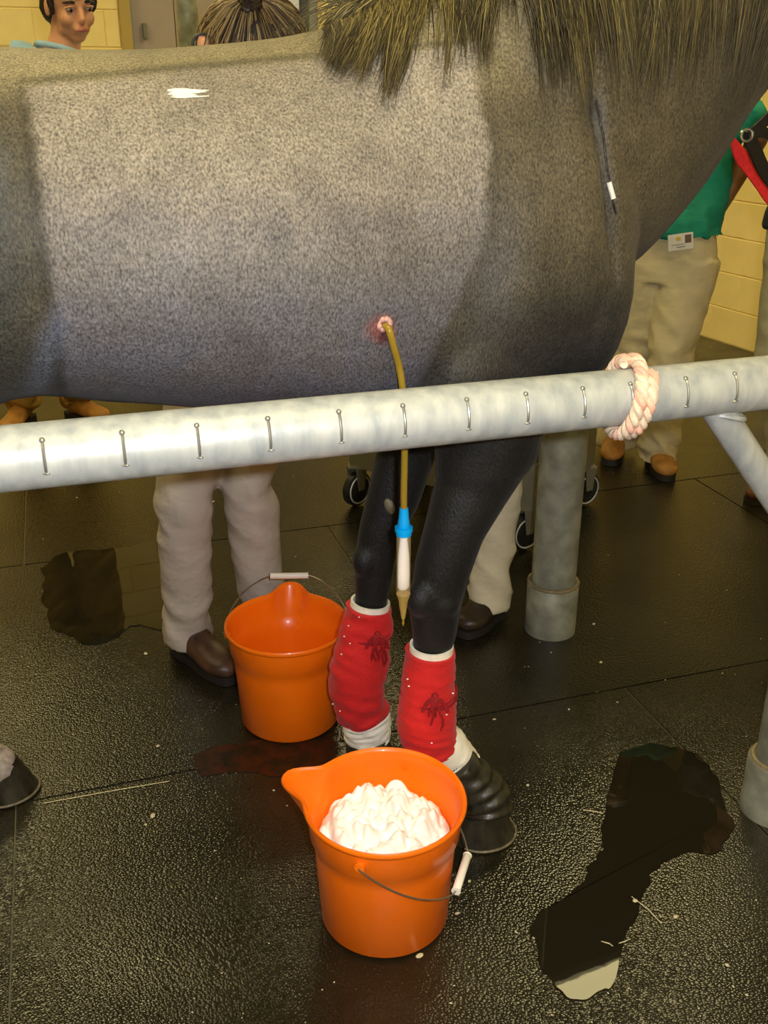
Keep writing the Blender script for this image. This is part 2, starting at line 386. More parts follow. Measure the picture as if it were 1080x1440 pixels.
# ------------------------------------------------------------------ stocks: rail, posts, brace
RV, RH, RR_ = 1.357, .98, .0455
st = thing('stock_rail', 'long galvanized steel pipe rail crossing the picture in front of the horse', 'metal rail', H(0, RV, 0))
g = Geo(); g.tube([H(u, RV, RH) for u in np.linspace(-1.35, 1.6, 30)], RR_, 40); part('pipe', g, M['galv'], st)
def pin(px, py):
    p = P(px, py, RV-RR_); u = uv_of(p)[0]; g = Geo(); pts = []
    for k in range(9):
        a = R(lerp(44, -14, k/8)); r = RR_+.0012 if 0 < k < 8 else RR_-.002
        pts.append(H(u, RV-math.cos(a)*r, RH+math.sin(a)*r))
    g.tube(pts, .0022, 8)
    a = R(44); g.ell(H(u, RV-math.cos(a)*RR_, RH+math.sin(a)*RR_), .0042, nu=10, nv=6)
    a = R(-14); g.ell(H(u, RV-math.cos(a)*RR_, RH+math.sin(a)*RR_), (.0052, .003, .002), nu=10, nv=6)
    part('weld_pin', g, M['pin'], st)
for px, py in ((63, 650), (175, 637), (280, 625), (380, 613), (480, 605), (570, 595), (660, 583), (743, 578), (823, 570), (890, 563), (968, 555), (1037, 548)): pin(px, py)
def post(root, u, v, top, r, rc, hc, tone='galv_post'):
    g = Geo(); g.tube([H(u, v, z) for z in np.linspace(.0, top, 12)], r, 36); part('post', g, M[tone], root)
    g = Geo(); g.lathe(H(u, v, 0), [(rc, 0), (rc, hc-.006), (rc-.004, hc), (r+.004, hc), (r, hc-.01)], 40); c = part('collar', g, M[tone], root)
    g = Geo(); g.tube([H(u+math.cos(a)*(r+.006), v+math.sin(a)*(r+.006), hc-.001) for a in np.linspace(0, 2*math.pi, 37)[:-1]], .006, 6, closed=True); part('rust_ring', g, M['rust'], c)
pu, pv = uv_of(G0(1075, 1128)); post(st, pu, RV+.03, RH-.02, .051, .066, .135)
post(st, -1.22, RV, RH-.03, .051, .066, .135)
a = P(1003, 568, RV); b = P(1150, 790, RV+.01)
g = Geo(); g.tube([lerp(a, b, t) for t in np.linspace(0, 1, 8)], .0265, 28); part('brace', g, M['galv'], st)
q = Geo(); c0 = P(1019, 583, RV-.004); q.tube([c0+Vector((math.cos(t)*.032, math.sin(t)*.026, -.006*math.cos(t)+.004*math.sin(t)**2)) for t in np.linspace(0, 2*math.pi, 25)[:-1]], .005, 8, closed=True); part('weld_bead', q, M['galv'], st)
p1 = G0(773, 884); u1, v1 = uv_of(p1)
fp = thing('stock_post', 'grey galvanized post standing on the floor behind the horse', 'metal post', p1)
post(fp, u1, v1, 2.0, .062, .072, .155)
g = Geo(); g.ell(H(u1-.062, v1-.02, .60), .006); part('bolt', g, M['rust'], fp)
# pipe column in front of the far doors
p2 = PD(265, 40, 5.3); p2.z = 0
g = Geo(); g.tube([p2+Vector((0, 0, z)) for z in (0, 1, 2, CEIL)], .052, 28)
solo('pipe_column', g, M['galv_post'], 'pale grey-green vertical pipe in front of the far doors', 'pipe', p2)

# rope loop around the rail
ur = uv_of(P(908, 555, RV-RR_))[0]
rl = thing('rope_loop', 'thick white and pink twisted cotton rope knotted round the steel rail', 'rope', H(ur, RV, RH))
def rope_path(n, turns, rbig, rs, ph, pitch, u0):
    out = []
    for i in range(n):
        a = 2*math.pi*turns*i/(n-1)+2.2; e = 26*a/ (2*math.pi)*2*math.pi/3.2 + ph
        rr = rbig+rs*math.cos(e); du = rs*math.sin(e)
        out.append(H(u0+pitch*i/(n-1)+.014*math.sin(a+.8)+du, RV+math.cos(a)*rr, RH+math.sin(a)*rr))
    return out
for k in range(3):
    g = Geo(); g.tube(rope_path(300, 1.9, RR_+.0125, .0058, k*2*math.pi/3, -.034, ur+.012), .0062, 8)
    part('strand', g, M['rope2' if k == 0 else 'rope'], rl, label='pinkish strand' if k == 0 else None)

# ------------------------------------------------------------------ buckets
def bucket(label, base, spout, lift):
    """spout: world angle of the pouring lip; lift: angle of the bail from its side (degrees, + up)"""
    base = Vector(base); t = thing('bucket', label, 'bucket', base, None)
    hgt = .268; prof_o = [(0, 0), (.100, 0), (.113, .003), (.1195, .010), (.1285, .17), (.1325, .198), (.1365, .203), (.1405, .248), (.1415, .256), (.1455, .258), (.1475, .262), (.1475, .267), (.145, .270), (.141, .268)]
    prof_i = [(.1380, .262), (.1365, .245), (.1325, .205), (.1285, .198), (.1250, .17), (.1165, .014), (.11, .010), (0, .010)]
    prof = [(max(r, .0005), z) for r, z in prof_o+prof_i]
    def fn(r, z, a):
        d = (a-spout+math.pi) % (2*math.pi)-math.pi
        f = min(max((z-.175)/(hgt-.175), 0), 1); f = f*f*(3-2*f)
        return r+.050*f*math.exp(-(abs(d)/.235)**2.6), z+.004*f*math.exp(-(d/.25)**2)
    g = Geo(); g.lathe(base, prof, 120, fn); body = part('pail', g, M['orange'], t, smooth=50)
    ax = Vector((math.cos(spout+math.pi/2), math.sin(spout+math.pi/2), 0)); sd = Vector((math.cos(spout), math.sin(spout), 0))
    hz = .236; ang = R(lift)
    dirv = sd*math.cos(ang)+Vector((0, 0, math.sin(ang)))
    Rb = .150; g = Geo(); pts = []
    piv = base+Vector((0, 0, hz))
    far = .172 if lift < 100 else .178
    for s in (-1, 1):
        e = Geo(); e.tube([piv+ax*s*.134, piv+ax*s*.1475], .009, 14); part('bail_ear', e, M['orange'], t)
    half = []
    for k in range(33):
        a = math.pi*k/32
        x = -math.cos(a); y = math.sin(a)
        # flattened arch: straight grip segment in the middle
        yy = far*min(1, (y*1.06))
        pts.append(piv+ax*(x*Rb)+dirv*yy)
    pts = [piv+ax*(-.141)]+pts+[piv+ax*.141]
    g.tube(pts, .0017, 8)
    bail = part('bail', g, M['wire'], t)
    g = Geo(); mid = piv+dirv*far
    g.tube([mid-ax*.046, mid-ax*.044, mid+ax*.044, mid+ax*.046], [.0062, .0076, .0076, .0062], 16)
    g.tube([mid-ax*.047, mid-ax*.0455], .0085, 16); g.tube([mid+ax*.0455, mid+ax*.047], .0085, 16)
    part('grip', g, M['grip'], bail, label='white plastic hand grip')
    return t
B1 = G0(409, 1007); B1.z = 0; B2 = G0(541, 1281); B2.z = 0
bucket('empty orange plastic bucket behind the bandaged legs', (B1.x, B1.y, 0), R(92), 26)
bucket('orange plastic bucket filled with white cotton in the foreground', (B2.x, B2.y, 0), R(163), 180+35)
# cotton in the front bucket
g = Geo(); N = 96; rings = 50; vs = []; fs = []
def lump(x, y):
    p = Vector((x*17, y*17, 3.1)); a = abs(noise.noise(p*1.25))*2.2; b = abs(noise.noise(p*2.9))*2.2
    return .017*a**.8+.008*b**.8+.002*noise.noise(p*6.5)
vs.append((B2.x, B2.y, .212+lump(0, 0)*1.25))
for i in range(1, rings+1):
    r = .1235*i/rings
    for j in range(N):
        a = 2*math.pi*j/N; x, y = r*math.cos(a), r*math.sin(a)
        vs.append((B2.x+x, B2.y+y, .198+lump(x, y)*1.25+.020*math.exp(-((x+.02)**2+(y-.03)**2)/.005)-.035*max(0, (i/rings-.72)/.28)**1.5))
for j in range(N): fs.append((0, 1+j, 1+(j+1) % N))
for i in range(rings-1):
    for j in range(N):
        a = 1+i*N+j; b = 1+i*N+(j+1) % N; fs.append((a, a+N, b+N, b))
o = len(vs); vs += [(B2.x+.108*math.cos(2*math.pi*j/N), B2.y+.108*math.sin(2*math.pi*j/N), .10) for j in range(N)]
L0 = 1+(rings-1)*N
for j in range(N): fs.append((L0+j, o+j, o+(j+1) % N, L0+(j+1) % N))
fs.append(tuple(range(o+N-1, o-1, -1)))
g.add(vs, fs); solo('cotton_padding', g, M['cotton'], 'heap of fluffy white cotton inside the front orange bucket', 'cotton', (B2.x, B2.y, .10), smooth=80)

# ------------------------------------------------------------------ the horse
V0 = 1.665
horse_g = Geo()
def sup(n, e, a):
    c, s = math.cos(a), math.sin(a); return (abs(c)**(2/e)*(1 if c > 0 else -1), abs(s)**(2/e)*(1 if s > 0 else -1))
trunk = [(-.74, 1.28, 1.10, .07), (-.70, 1.38, .98, .15), (-.60, 1.46, .84, .22), (-.45, 1.515, .80, .26), (-.28, 1.53, .90, .258), (-.10, 1.498, .985, .240), (.05, 1.490, .970, .254), (.20, 1.495, .945, .266),
         (.32, 1.502, .922, .266), (.42, 1.520, .885, .255), (.52, 1.560, .860, .235), (.62, 1.60, .850, .225), (.72, 1.60, .855, .222), (.81, 1.56, .87, .210), (.88, 1.50, .91, .185), (.935, 1.40, .98, .14), (.962, 1.34, 1.05, .09)]
tr = spline(trunk, 4); n = 40; vs = []
for (u, t, b, w_) in tr:
    hc = (t+b)/2; rh = (t-b)/2
    for j in range(n):
        a = 2*math.pi*j/n; x, y = sup(n, 2.25, a)
        tap = 1-.22*max(0, y)**2 if u > -.1 else 1-.12*max(0, y)**2
        vs.append(H(u, V0+x*w_*tap, hc+y*rh))
fs = [(i*n+j, i*n+(j+1) % n, (i+1)*n+(j+1) % n, (i+1)*n+j) for i in range(len(tr)-1) for j in range(n)]
fs.append(tuple(range(n-1, -1, -1))); fs.append(tuple((len(tr)-1)*n+j for j in range(n))); horse_g.add(vs, fs)
side = H(0, 1, 0)-H(0, 0, 0)
def HP(l): return [H(a[0], V0+a[1], a[2]) for a in l]
# neck
neck = spline([(.55, 1.30, .22, .18), (.78, 1.37, .31, .185), (.93, 1.455, .285, .150), (1.08, 1.575, .228, .115), (1.24, 1.69, .19, .092), (1.38, 1.80, .155, .08), (1.46, 1.86, .12, .07)], 4)
horse_g.tube([H(a[0], V0, a[1]) for a in neck], [(a[3], a[2]) for a in neck], 28, side=side)
# head (out of frame)
head = spline([(1.42, 1.88, .10, .075), (1.50, 1.84, .125, .085), (1.60, 1.73, .125, .078), (1.72, 1.57, .085, .062), (1.81, 1.44, .062, .055), (1.87, 1.36, .055, .052), (1.89, 1.33, .03, .03)], 4)
horse_g.tube([H(a[0], V0, a[1]) for a in head], [(a[3], a[2]) for a in head], 24, side=side)
for s in (-1, 1):
    horse_g.tube(HP([(1.42, s*.045, 1.93), (1.43, s*.06, 2.0), (1.45, s*.055, 2.07), (1.46, s*.05, 2.10)]), [(.02, .028), (.022, .035), (.014, .02), (.003, .004)], 10, side=side)
# shoulder / point-of-shoulder / elbow masses, near and far
for s in (-1, 1):
    horse_g.ell(H(.72, V0+s*.135, 1.20), (.17, .085, .26), Matrix.Rotation(HA, 3, 'Z')@Matrix.Rotation(R(18), 3, 'Y'))
    horse_g.ell(H(.86, V0+s*.110, 1.11), (.085, .085, .16), Matrix.Rotation(HA, 3, 'Z'))
    horse_g.ell(H(.62, V0+s*.14, 1.01), (.11, .075, .14), Matrix.Rotation(HA, 3, 'Z'))
    horse_g.ell(H(-.42, V0+s*.15, 1.20), (.27, .12, .27), Matrix.Rotation(HA, 3, 'Z'))
    horse_g.ell(H(-.27, V0+s*.165, 1.02), (.13, .08, .15), Matrix.Rotation(HA, 3, 'Z'))
def pxr(pts, v):      # (px, py, half width px, extra v) -> world path and radii
    path, rad = [], []
    for px, py, hw, dv in pts:
        p = P(px, py, v+dv); z = p.y*cT+(CAMH-p.z)*sT; r = hw*z/FP; path.append(p); rad.append((r*.92, r))
    return path, rad
# near foreleg
NL = [(690, 470, 92, .03), (688, 560, 88, .03), (683, 630, 74, .02), (662, 690, 54, .01), (639, 745, 44, 0), (622, 800, 41, 0), (614, 838, 38, 0), (611, 862, 36, 0), (611, 890, 32, 0), (608, 925, 24, 0), (604, 975, 24, 0), (605, 1015, 30, 0), (622, 1052, 27, -.005), (652, 1083, 28, -.015), (672, 1112, 34, -.02)]
p_, r_ = pxr(NL, 1.545); horse_g.tube(p_, r_, 24, side=side); NLp, NLr = p_, r_
horse_g.ell(P(592, 842, 1.525), (.030, .030, .036)); horse_g.ell(P(622, 848, 1.52), (.034, .028, .032))
# far foreleg
FL = [(600, 500, 64, 0), (582, 580, 56, 0), (572, 635, 42, 0), (553, 700, 38, 0), (536, 745, 32, 0), (527, 785, 29, 0), (525, 812, 27, 0), (523, 838, 24, 0), (517, 880, 19, 0), (508, 940, 20, 0), (505, 985, 25, 0), (514, 1022, 23, 0), (522, 1046, 28, 0)]
p_, r_ = pxr(FL, 1.80); horse_g.tube(p_, r_, 22, side=side); FLp, FLr = p_, r_
horse_g.ell(P(512, 790, 1.785), (.026, .026, .036))
# hind legs
def hind(s, foot_u, foot_v):
    pts = [(-.42, s*.14, 1.15, .15), (-.30, s*.16, .98, .115), (-.36, s*.15, .86, .085), (-.48, s*.135, .70, .058), (-.56, s*.13, .58, .05), (-.585, s*.13, .52, .046), (-.565, s*.13, .44, .036), (-.53, s*.13, .30, .032), (-.515, s*.13, .22, .038), (-.47, s*.13, .14, .033), (-.43, s*.13, .09, .045)]
    k = len(pts); du = foot_u+.41; dv = foot_v-s*.13; out = []
    for i, (u, v, h, r) in enumerate(pts):
        f = min(1, max(0, (1.0-h)/.9)); out.append((u+du*f, v+dv*f, h, r))
    out = spline(out, 3)
    horse_g.tube([H(a[0], V0+a[1], a[2]) for a in out], [(a[3]*.85, a[3]*1.1) for a in out], 20, side=side)
hind(1, -.268, .285); hind(-1, -.50, -.16)
hm = fuse(horse_g, .0062, 6, 'body'); shade(hm)
co = coords(hm)
X, Y, Z = co[:, 0], co[:, 1], co[:, 2]
U = X*cH+Y*sH; Vv = -X*sH+Y*cH
# sculpt: shoulder groove, belly undulation, jugular groove
no = normals(hm); dsp = np.zeros(len(co), dtype=np.float32)
near = Vv < V0
def gss(a, w_): return np.exp(-(a/w_)**2)
# furrow between neck and shoulder: from (u .80,h 1.44) to (.86,1.2)
fu = .812+(1.44-Z)*.20
dsp -= .020*gss(U-fu, .014)*np.clip((Z-1.12)/.1, 0, 1)*np.clip((1.46-Z)/.06, 0, 1)*(near)
dsp += .008*gss(U-fu+.05, .04)*np.clip((Z-1.12)/.1, 0, 1)*np.clip((1.50-Z)/.06, 0, 1)
# rear edge of the triceps
fe = .545+(Z-1.0)*.12
dsp -= .012*gss(U-fe, .022)*np.clip((1.12-Z)/.12, 0, 1)*np.clip((Z-.86)/.05, 0, 1)
low = np.array([noise.noise(Vector((a*5, b*5, c_*5))) for a, b, c_ in co.tolist()]); mid = np.array([noise.noise(Vector((a*17, b*17, c_*17+9))) for a, b, c_ in co.tolist()])
fine = np.array([noise.noise(Vector((a*60, b*60, c_*45+3))) for a, b, c_ in co.tolist()])
dsp += .004*low*(Z > .8)
co += no*dsp[:, None]; hm.vertices.foreach_set('co', co.ravel()); hm.update()
# coat colours (clipped rectangle, long unclipped hair, black points; some sheen and shade painted in)
def sm(x, a, b): t = np.clip((x-a)/(b-a), 0, 1); return (t*t*(3-2*t))[:, None]
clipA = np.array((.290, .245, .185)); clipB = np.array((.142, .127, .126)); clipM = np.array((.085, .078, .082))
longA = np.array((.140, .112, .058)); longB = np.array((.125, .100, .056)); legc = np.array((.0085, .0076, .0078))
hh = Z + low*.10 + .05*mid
clipped = lerp(clipM, lerp(clipB, clipA, sm(hh, 1.10, 1.34)), sm(hh, .93, 1.12))  # darker downward: part coat tone, part shade put into the colour
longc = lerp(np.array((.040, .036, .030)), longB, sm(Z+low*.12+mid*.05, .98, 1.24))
topc = np.array((.270, .220, .115))
nx = .006*mid+.004*fine
inside = sm(U+nx, -.028, -.010)*(1-sm(U+nx, .600, .610))*(1-sm(Z-.085*U+nx, 1.438, 1.450))
# below h 1.2 the right edge swings back toward the elbow
edge = .622-.09*np.clip((1.24-Z)/.22, 0, 1)
inside2 = sm(U+nx, -.028, -.010)*(1-sm(U+nx*2-edge, -.012, .012))*(1-sm(Z-.085*U+nx, 1.438, 1.450))
inside = inside2
out_ = lerp(longc, topc, sm(Z, 1.40, 1.47)*(1-sm(U, .55, .75)))
flank = (1-sm(U, -.1, 0)); out_ = lerp(out_, np.array((.060, .057, .043)), flank*(1-sm(Z, 1.36, 1.46)))
col = lerp(out_, clipped, inside)
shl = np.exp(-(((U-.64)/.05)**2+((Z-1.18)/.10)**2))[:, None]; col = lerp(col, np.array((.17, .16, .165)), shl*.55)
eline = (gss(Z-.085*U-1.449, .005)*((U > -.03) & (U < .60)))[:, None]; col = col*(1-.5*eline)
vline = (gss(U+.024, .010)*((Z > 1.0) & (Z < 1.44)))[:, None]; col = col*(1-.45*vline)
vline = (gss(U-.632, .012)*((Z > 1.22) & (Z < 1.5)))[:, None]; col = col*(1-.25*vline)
frw = (gss(U-fu, .013)*np.clip((Z-1.16)/.06, 0, 1)*np.clip((1.45-Z)/.04, 0, 1)*near)[:, None]; col = col*(1-.5*frw)  # colour darkened along the sculpted furrow
chest = sm(U, .84, .95)*(1-sm(Z, 1.05, 1.30)); col = lerp(col, np.array((.035, .030, .026)), chest*.7)
neckd = sm(U, .98, 1.15); col = lerp(col, np.array((.060, .050, .034)), neckd*.75)
jug = np.exp(-((Z-U-.225)/.022)**2)[:, None]*sm(U, 1.0, 1.1); col = lerp(col, np.array((.10, .085, .065)), jug*.8)
col = col*(1+.16*mid[:, None]+.05*fine[:, None]+.15*low[:, None])
col = lerp(legc*(1+.5*mid[:, None]), col, sm(Z+low*.03, .86, .97))
flank_sheen = np.exp(-(((U+.115)/.04)**2+((Z-1.355+low*.02)/.045)**2))[:, None]; col = lerp(col, np.array((.34, .36, .38)), flank_sheen*.7*np.clip(.7+1.2*mid, 0, 1)[:, None])  # pale bluish sheen on the flank, painted into the coat
fold_sheen = np.exp(-((U+.035-(Z-1.10)*.35)/.018)**2)[:, None]*sm(Z, .97, 1.02)*(1-sm(Z, 1.12, 1.18)); col = lerp(col, np.array((.17, .19, .25)), fold_sheen*.6)  # bluish highlight along the stifle fold, painted in as colour
col = lerp(col, col*np.array((.72, .76, .90)), inside*np.clip(.25+1.6*low+1.0*mid, 0, 1)[:, None]*(1-sm(Z, 1.22, 1.38)))
wu, wh = uv_of(P(541, 462, 1.415))[0], P(541, 462, 1.415).z
wr_ = np.sqrt(((U-wu)/1.15)**2+(Z-wh)**2)+.010*mid; wmask = (1-sm(wr_, .010, .034))*near[:, None]; col = lerp(col, np.array((.24, .075, .062)), wmask*.85)
col = lerp(col, np.array((.09, .02, .02)), (1-sm(np.sqrt((U-wu)**2+(Z-wh+.016)**2)+.006*mid, .004, .015))*near[:, None]*.8)
# pale coronet on the far hind foot
fh = (1-sm(Z, .16, .19))*(1-sm(U, -.15, -.10))*sm(Vv, 1.75, 1.80); col = lerp(col, np.array((.45, .38, .34)), fh)
col = np.clip(col, .002, 1)
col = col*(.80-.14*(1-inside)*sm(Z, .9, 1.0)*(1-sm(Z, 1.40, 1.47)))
belly = (1-sm(Z+low*.02, .955, 1.03)); col = col*(1-.55*belly*sm(Z, .80, .95))  # belly rim: dark coat plus underside shade in the colour
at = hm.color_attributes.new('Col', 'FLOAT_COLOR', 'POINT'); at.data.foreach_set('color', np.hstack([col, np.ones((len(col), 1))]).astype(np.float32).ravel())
bvh = BVHTree.FromPolygons([tuple(c_) for c_ in co.tolist()], [tuple(p.vertices) for p in hm.polygons])
hroot = thing('horse', 'grey horse with clipped flank and black legs standing behind the steel rail', 'horse', H(.1, V0, 0))
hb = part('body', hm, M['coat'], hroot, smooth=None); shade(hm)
def near_surf(u, h, default=None):
    o = H(u, .8, h); d = H(0, 1, 0)-H(0, 0, 0); hit, nn, i, dist = bvh.ray_cast(o, d); 
    if hit is None: return default
    return uv_of(hit)[1], nn
def hoof(center, yaw, rb, rt, hgt, back, name='hoof', ang=0):
    g = Geo(); f = Vector((math.cos(yaw), math.sin(yaw), 0)); r = Vector((-math.sin(yaw), math.cos(yaw), 0)); vs = []; n = 32; K = 9
    for i in range(K+1):
        t = i/K; rr = lerp(rb, rt, t); sh = -back*t; z = hgt*t
        for j in range(n):
            a = 2*math.pi*j/n; fx = math.cos(a)*rr*(1.12 if math.cos(a) > 0 else .92); q = .0012*math.sin(i*2.4)
            zz = z*(1-.28*(.5-.5*math.cos(a))) if t > 0 else 0
            vs.append(Vector(center)+f*(fx*(1+q*8)+sh)+r*(math.sin(a)*rr*(.95+q*6))+Vector((0, 0, zz+.002)))
    fs = [(i*n+j, i*n+(j+1) % n, (i+1)*n+(j+1) % n, (i+1)*n+j) for i in range(K) for j in range(n)]
    fs.append(tuple(range(n-1, -1, -1))); fs.append(tuple(K*n+j for j in range(n))); g.add(vs, fs)
    h = part(name, g, M['hoof'], hroot, smooth=60)
    g = Geo(); pts = []
    for j in range(28):
        a = R(-125)+R(250)*j/27; pts.append(Vector(center)+f*(math.cos(a)*rb*(1.12 if math.cos(a) > 0 else .92)*1.01)+r*(math.sin(a)*rb*.96)+Vector((0, 0, .006)))
    g.tube(pts, .0028, 6); part('shoe_edge', g, M['hoofband'], h)
    return h
nh = G0(673, 1170); hoof(nh, HA-R(14), .069, .055, .082, .020)
fhf = G0(528, 1083); hoof(fhf, HA-R(30), .062, .046, .085, .026)
hh_ = H(-.262, V0+.285, 0); hoof(hh_, HA, .064, .050, .085, .022); hoof(H(-.46, V0-.16, 0), HA, .062, .048, .085, .022)
g = Geo(); g.ell(H(-.285, V0+.285, .080), (.060, .057, .040), Matrix.Rotation(HA, 3, 'Z')@Matrix.Rotation(R(14), 3, 'Y')); part('coronet', g, mat('pale_coronet', (.34, .29, .26), .7, nscale=60, namt=.4, bump=.4, bscale=90), hroot, label='pale hair above the hoof at the left edge')
# gathered dark wrinkled band between padding and near hoof
g = Geo(); pf = spline([(644, 1074, 26), (660, 1092, 30), (674, 1108, 33), (683, 1124, 36), (684, 1140, 36)], 10); vs = []; kk = len(pf)
pp = [P(a, b, 1.520-.02*i/kk) for i, (a, b, c_) in enumerate(pf)]
for i, (a, b, c_) in enumerate(pf):
    t = (pp[min(i+1, kk-1)]-pp[max(i-1, 0)]).normalized(); A = side-t*side.dot(t); A.normalize(); B = t.cross(A); z = pp[i].y*cT+(CAMH-pp[i].z)*sT; r0 = c_*z/FP
    for j in range(40):
        a_ = 2*math.pi*j/40; r = r0+.0026*math.sin(i*.75+1.1*math.sin(a_*2+i*.05))+.003*noise.noise(Vector((math.cos(a_)*2, math.sin(a_)*2, i*.22)))
        vs.append(pp[i]+A*r*math.cos(a_)+B*r*math.sin(a_))
g.add(vs, [(i*40+j, i*40+(j+1) % 40, (i+1)*40+(j+1) % 40, (i+1)*40+j) for i in range(kk-1) for j in range(40)]+[tuple(range(39, -1, -1)), tuple((kk-1)*40+j for j in range(40))])
part('pastern', g, M['hoof'], hroot, smooth=80, label='dark wrinkled pastern above the near front hoof')
# chestnut on the far foreleg
c_ = P(548, 712, 1.72); hit = bvh.ray_cast(Vector((0, 0, CAMH)), ray(548, 712).normalized())[0]
if hit: 
    g = Geo(); g.ell(hit, (.010, .006, .018), Matrix.Rotation(R(-20), 3, 'Y')); part('chestnut', g, M['hoofband'], hroot, label='horny chestnut on the far foreleg')
# bandages
def wrap_leg(path_px, v, tail_px, label, cut_top, cut_bot, strings, nwrap=11, fold=.003):
    def build(pts, add, mname, name, parent, ridg, label=None, tilt=(0, 0), thick=.004):
        path, rad = [], []
        sp = spline(pts, 8)
        for px, py, hw in sp:
            p = P(px, py, v); z = p.y*cT+(CAMH-p.z)*sT; path.append(p); rad.append(hw*z/FP+add)
        g = Geo(); n = 48; k = len(path); rows = []; vs = []
        for sgn in (0, 1):
            for i in range(k):
                t = (path[min(i+1, k-1)]-path[max(i-1, 0)]).normalized(); A = side-t*side.dot(t); A.normalize(); B = t.cross(A)
                for j in range(n):
                    a = 2*math.pi*j/n; rr = rad[i]-(thick if sgn else 0)
                    if ridg and not sgn:
                        ph = (i/(k-1)*nwrap+a/(2*math.pi)) % 1
                        rr += .0034*(ph**.6)+fold*noise.noise(Vector((math.cos(a)*1.3, math.sin(a)*1.3, i*.30+ridg)))
                    ff = i/(k-1); tl = lerp(tilt[0], tilt[1], ff)
                    vs.append(path[i]+A*rr*math.cos(a)+B*rr*math.sin(a)-Vector((0, 0, 1))*tl*math.sin(a)*0+t*tl*math.sin(a))
        N = k*n; fs = []
        for i in range(k-1):
            for j in range(n):
                j2 = (j+1) % n; fs.append((i*n+j, i*n+j2, (i+1)*n+j2, (i+1)*n+j)); fs.append((N+i*n+j, N+(i+1)*n+j, N+(i+1)*n+j2, N+i*n+j2))
        for j in range(n):
            j2 = (j+1) % n; fs.append((j, N+j, N+j2, j2)); e = (k-1)*n; fs.append((e+j, e+j2, N+e+j2, N+e+j))
        g.add(vs, fs); return part(name, g, M[mname], parent, smooth=50, label=label), path, rad
    b, path, rad = build(path_px, .0015, 'wrap', 'leg_bandage', hroot, 3.3, label, cut_bot)
    build(cut_top, .0, 'pad', 'padding', b, 0, 'white padding above the red bandage', (0, 0), .005)
    build(tail_px, .0, 'pad', 'padding', b, 7.7, 'white padding below the red bandage', (0, 0), .006)
    # tie string: band round the leg, bow loops and ends
    py, cx, hw, bow, fray = strings
    p = P(cx, py, v); z = p.y*cT+(CAMH-p.z)*sT; r = (hw-1)*z/FP+.0035
    t = Vector((0, 0, 1)); g = Geo()
    for q in (0, .006):
        g.tube([p+Vector((0, 0, q))+Vector((math.cos(a)*r, math.sin(a)*r, .004*math.sin(2*a+q*300))) for a in np.linspace(0, 2*math.pi, 41)[:-1]], .0022, 6, closed=True)
    kp = P(bow, py+4, v-r-.006)
    g.ell(kp, .007)
    for k in range(fray):
        a0 = R(random.uniform(-60, 60)); ln = random.uniform(.04, .085); w2 = random.uniform(-.018, .022); pts = []
        for i in range(8):
            f = i/7; pts.append(kp+Vector((w2*math.sin(f*2.2)+.004*math.sin(f*7+k), -.004-.006*math.sin(f*3), -ln*f+.010*math.sin(f*3.1))))
        g.tube(pts, [.0024]*7+[.0014], 6)
    for s in (-1, 1):
        pts = [kp+Vector((s*.020*math.sin(f*math.pi)*1.0+s*.008*f, -.006, -.030*(1-math.cos(f*2*math.pi))/2-.002)) for f in np.linspace(0, 1, 12)]
        g.tube(pts, .0026, 6)
    part('tie_string', g, M['string'], b, label='tied red string of the bandage')
    return b
wrap_leg([(606, 914, 33), (603, 945, 34), (601, 980, 37), (600, 1010, 39), (602, 1032, 38), (609, 1050, 35)], 1.545, [(606, 1036, 33), (624, 1052, 33), (640, 1068, 30), (649, 1079, 27)], 'red bandage on the near foreleg', [(607, 906, 31), (606, 925, 31)], (0, .012), (975, 603, 38, 612, 5))
wrap_leg([(520, 852, 30), (516, 880, 33), (509, 915, 37), (503, 950, 38), (505, 985, 35), (513, 1005, 32)], 1.80, [(513, 1005, 31), (516, 1020, 32), (519, 1035, 31)], 'red bandage on the far foreleg', [(521, 845, 28), (519, 860, 28)], (0, .008), (888, 516, 34, 531, 9), fold=.0075)
# white straw specks on the bandages
g = Geo()
for (px, py, v) in ((505, 868, 1.73), (490, 880, 1.75), (484, 895, 1.75), (480, 920, 1.74), (468, 990, 1.74), (478, 1000, 1.74), (492, 905, 1.73), (575, 965, 1.49), (573, 955, 1.49), (607, 1045, 1.47), (637, 975, 1.49), (628, 1005, 1.48)):
    hit = None; p = P(px, py, v); g.ell(p, (.0022, .0015, .0015), nu=6, nv=4)
part('hair_specks', g, M['pad'], hroot, kind='stuff', smooth=None)
# pale streak of hair high on the flank
g = Geo()
for k in range(26):
    px = random.uniform(234, 258); py = 126+random.random()*12; pts = []; ln = random.uniform(30, 44)*(1.0)
    for i in range(6):
        hit, nn, _, _ = bvh.ray_cast(Vector((0, 0, CAMH)), ray(px+ln*i/5, py-.8*i/5+.4*math.sin(i+k)).normalized())
        if hit: pts.append(hit+nn*.0012)
    if len(pts) > 3: g.tube(pts, [.0004]+[.0011]*(len(pts)-2)+[.0004], 4)
part('pale_hair_streak', g, mat('pale_hair', (.82, .76, .55), .5), hroot, kind='stuff', smooth=None, label='short pale streak of hair high on the flank')

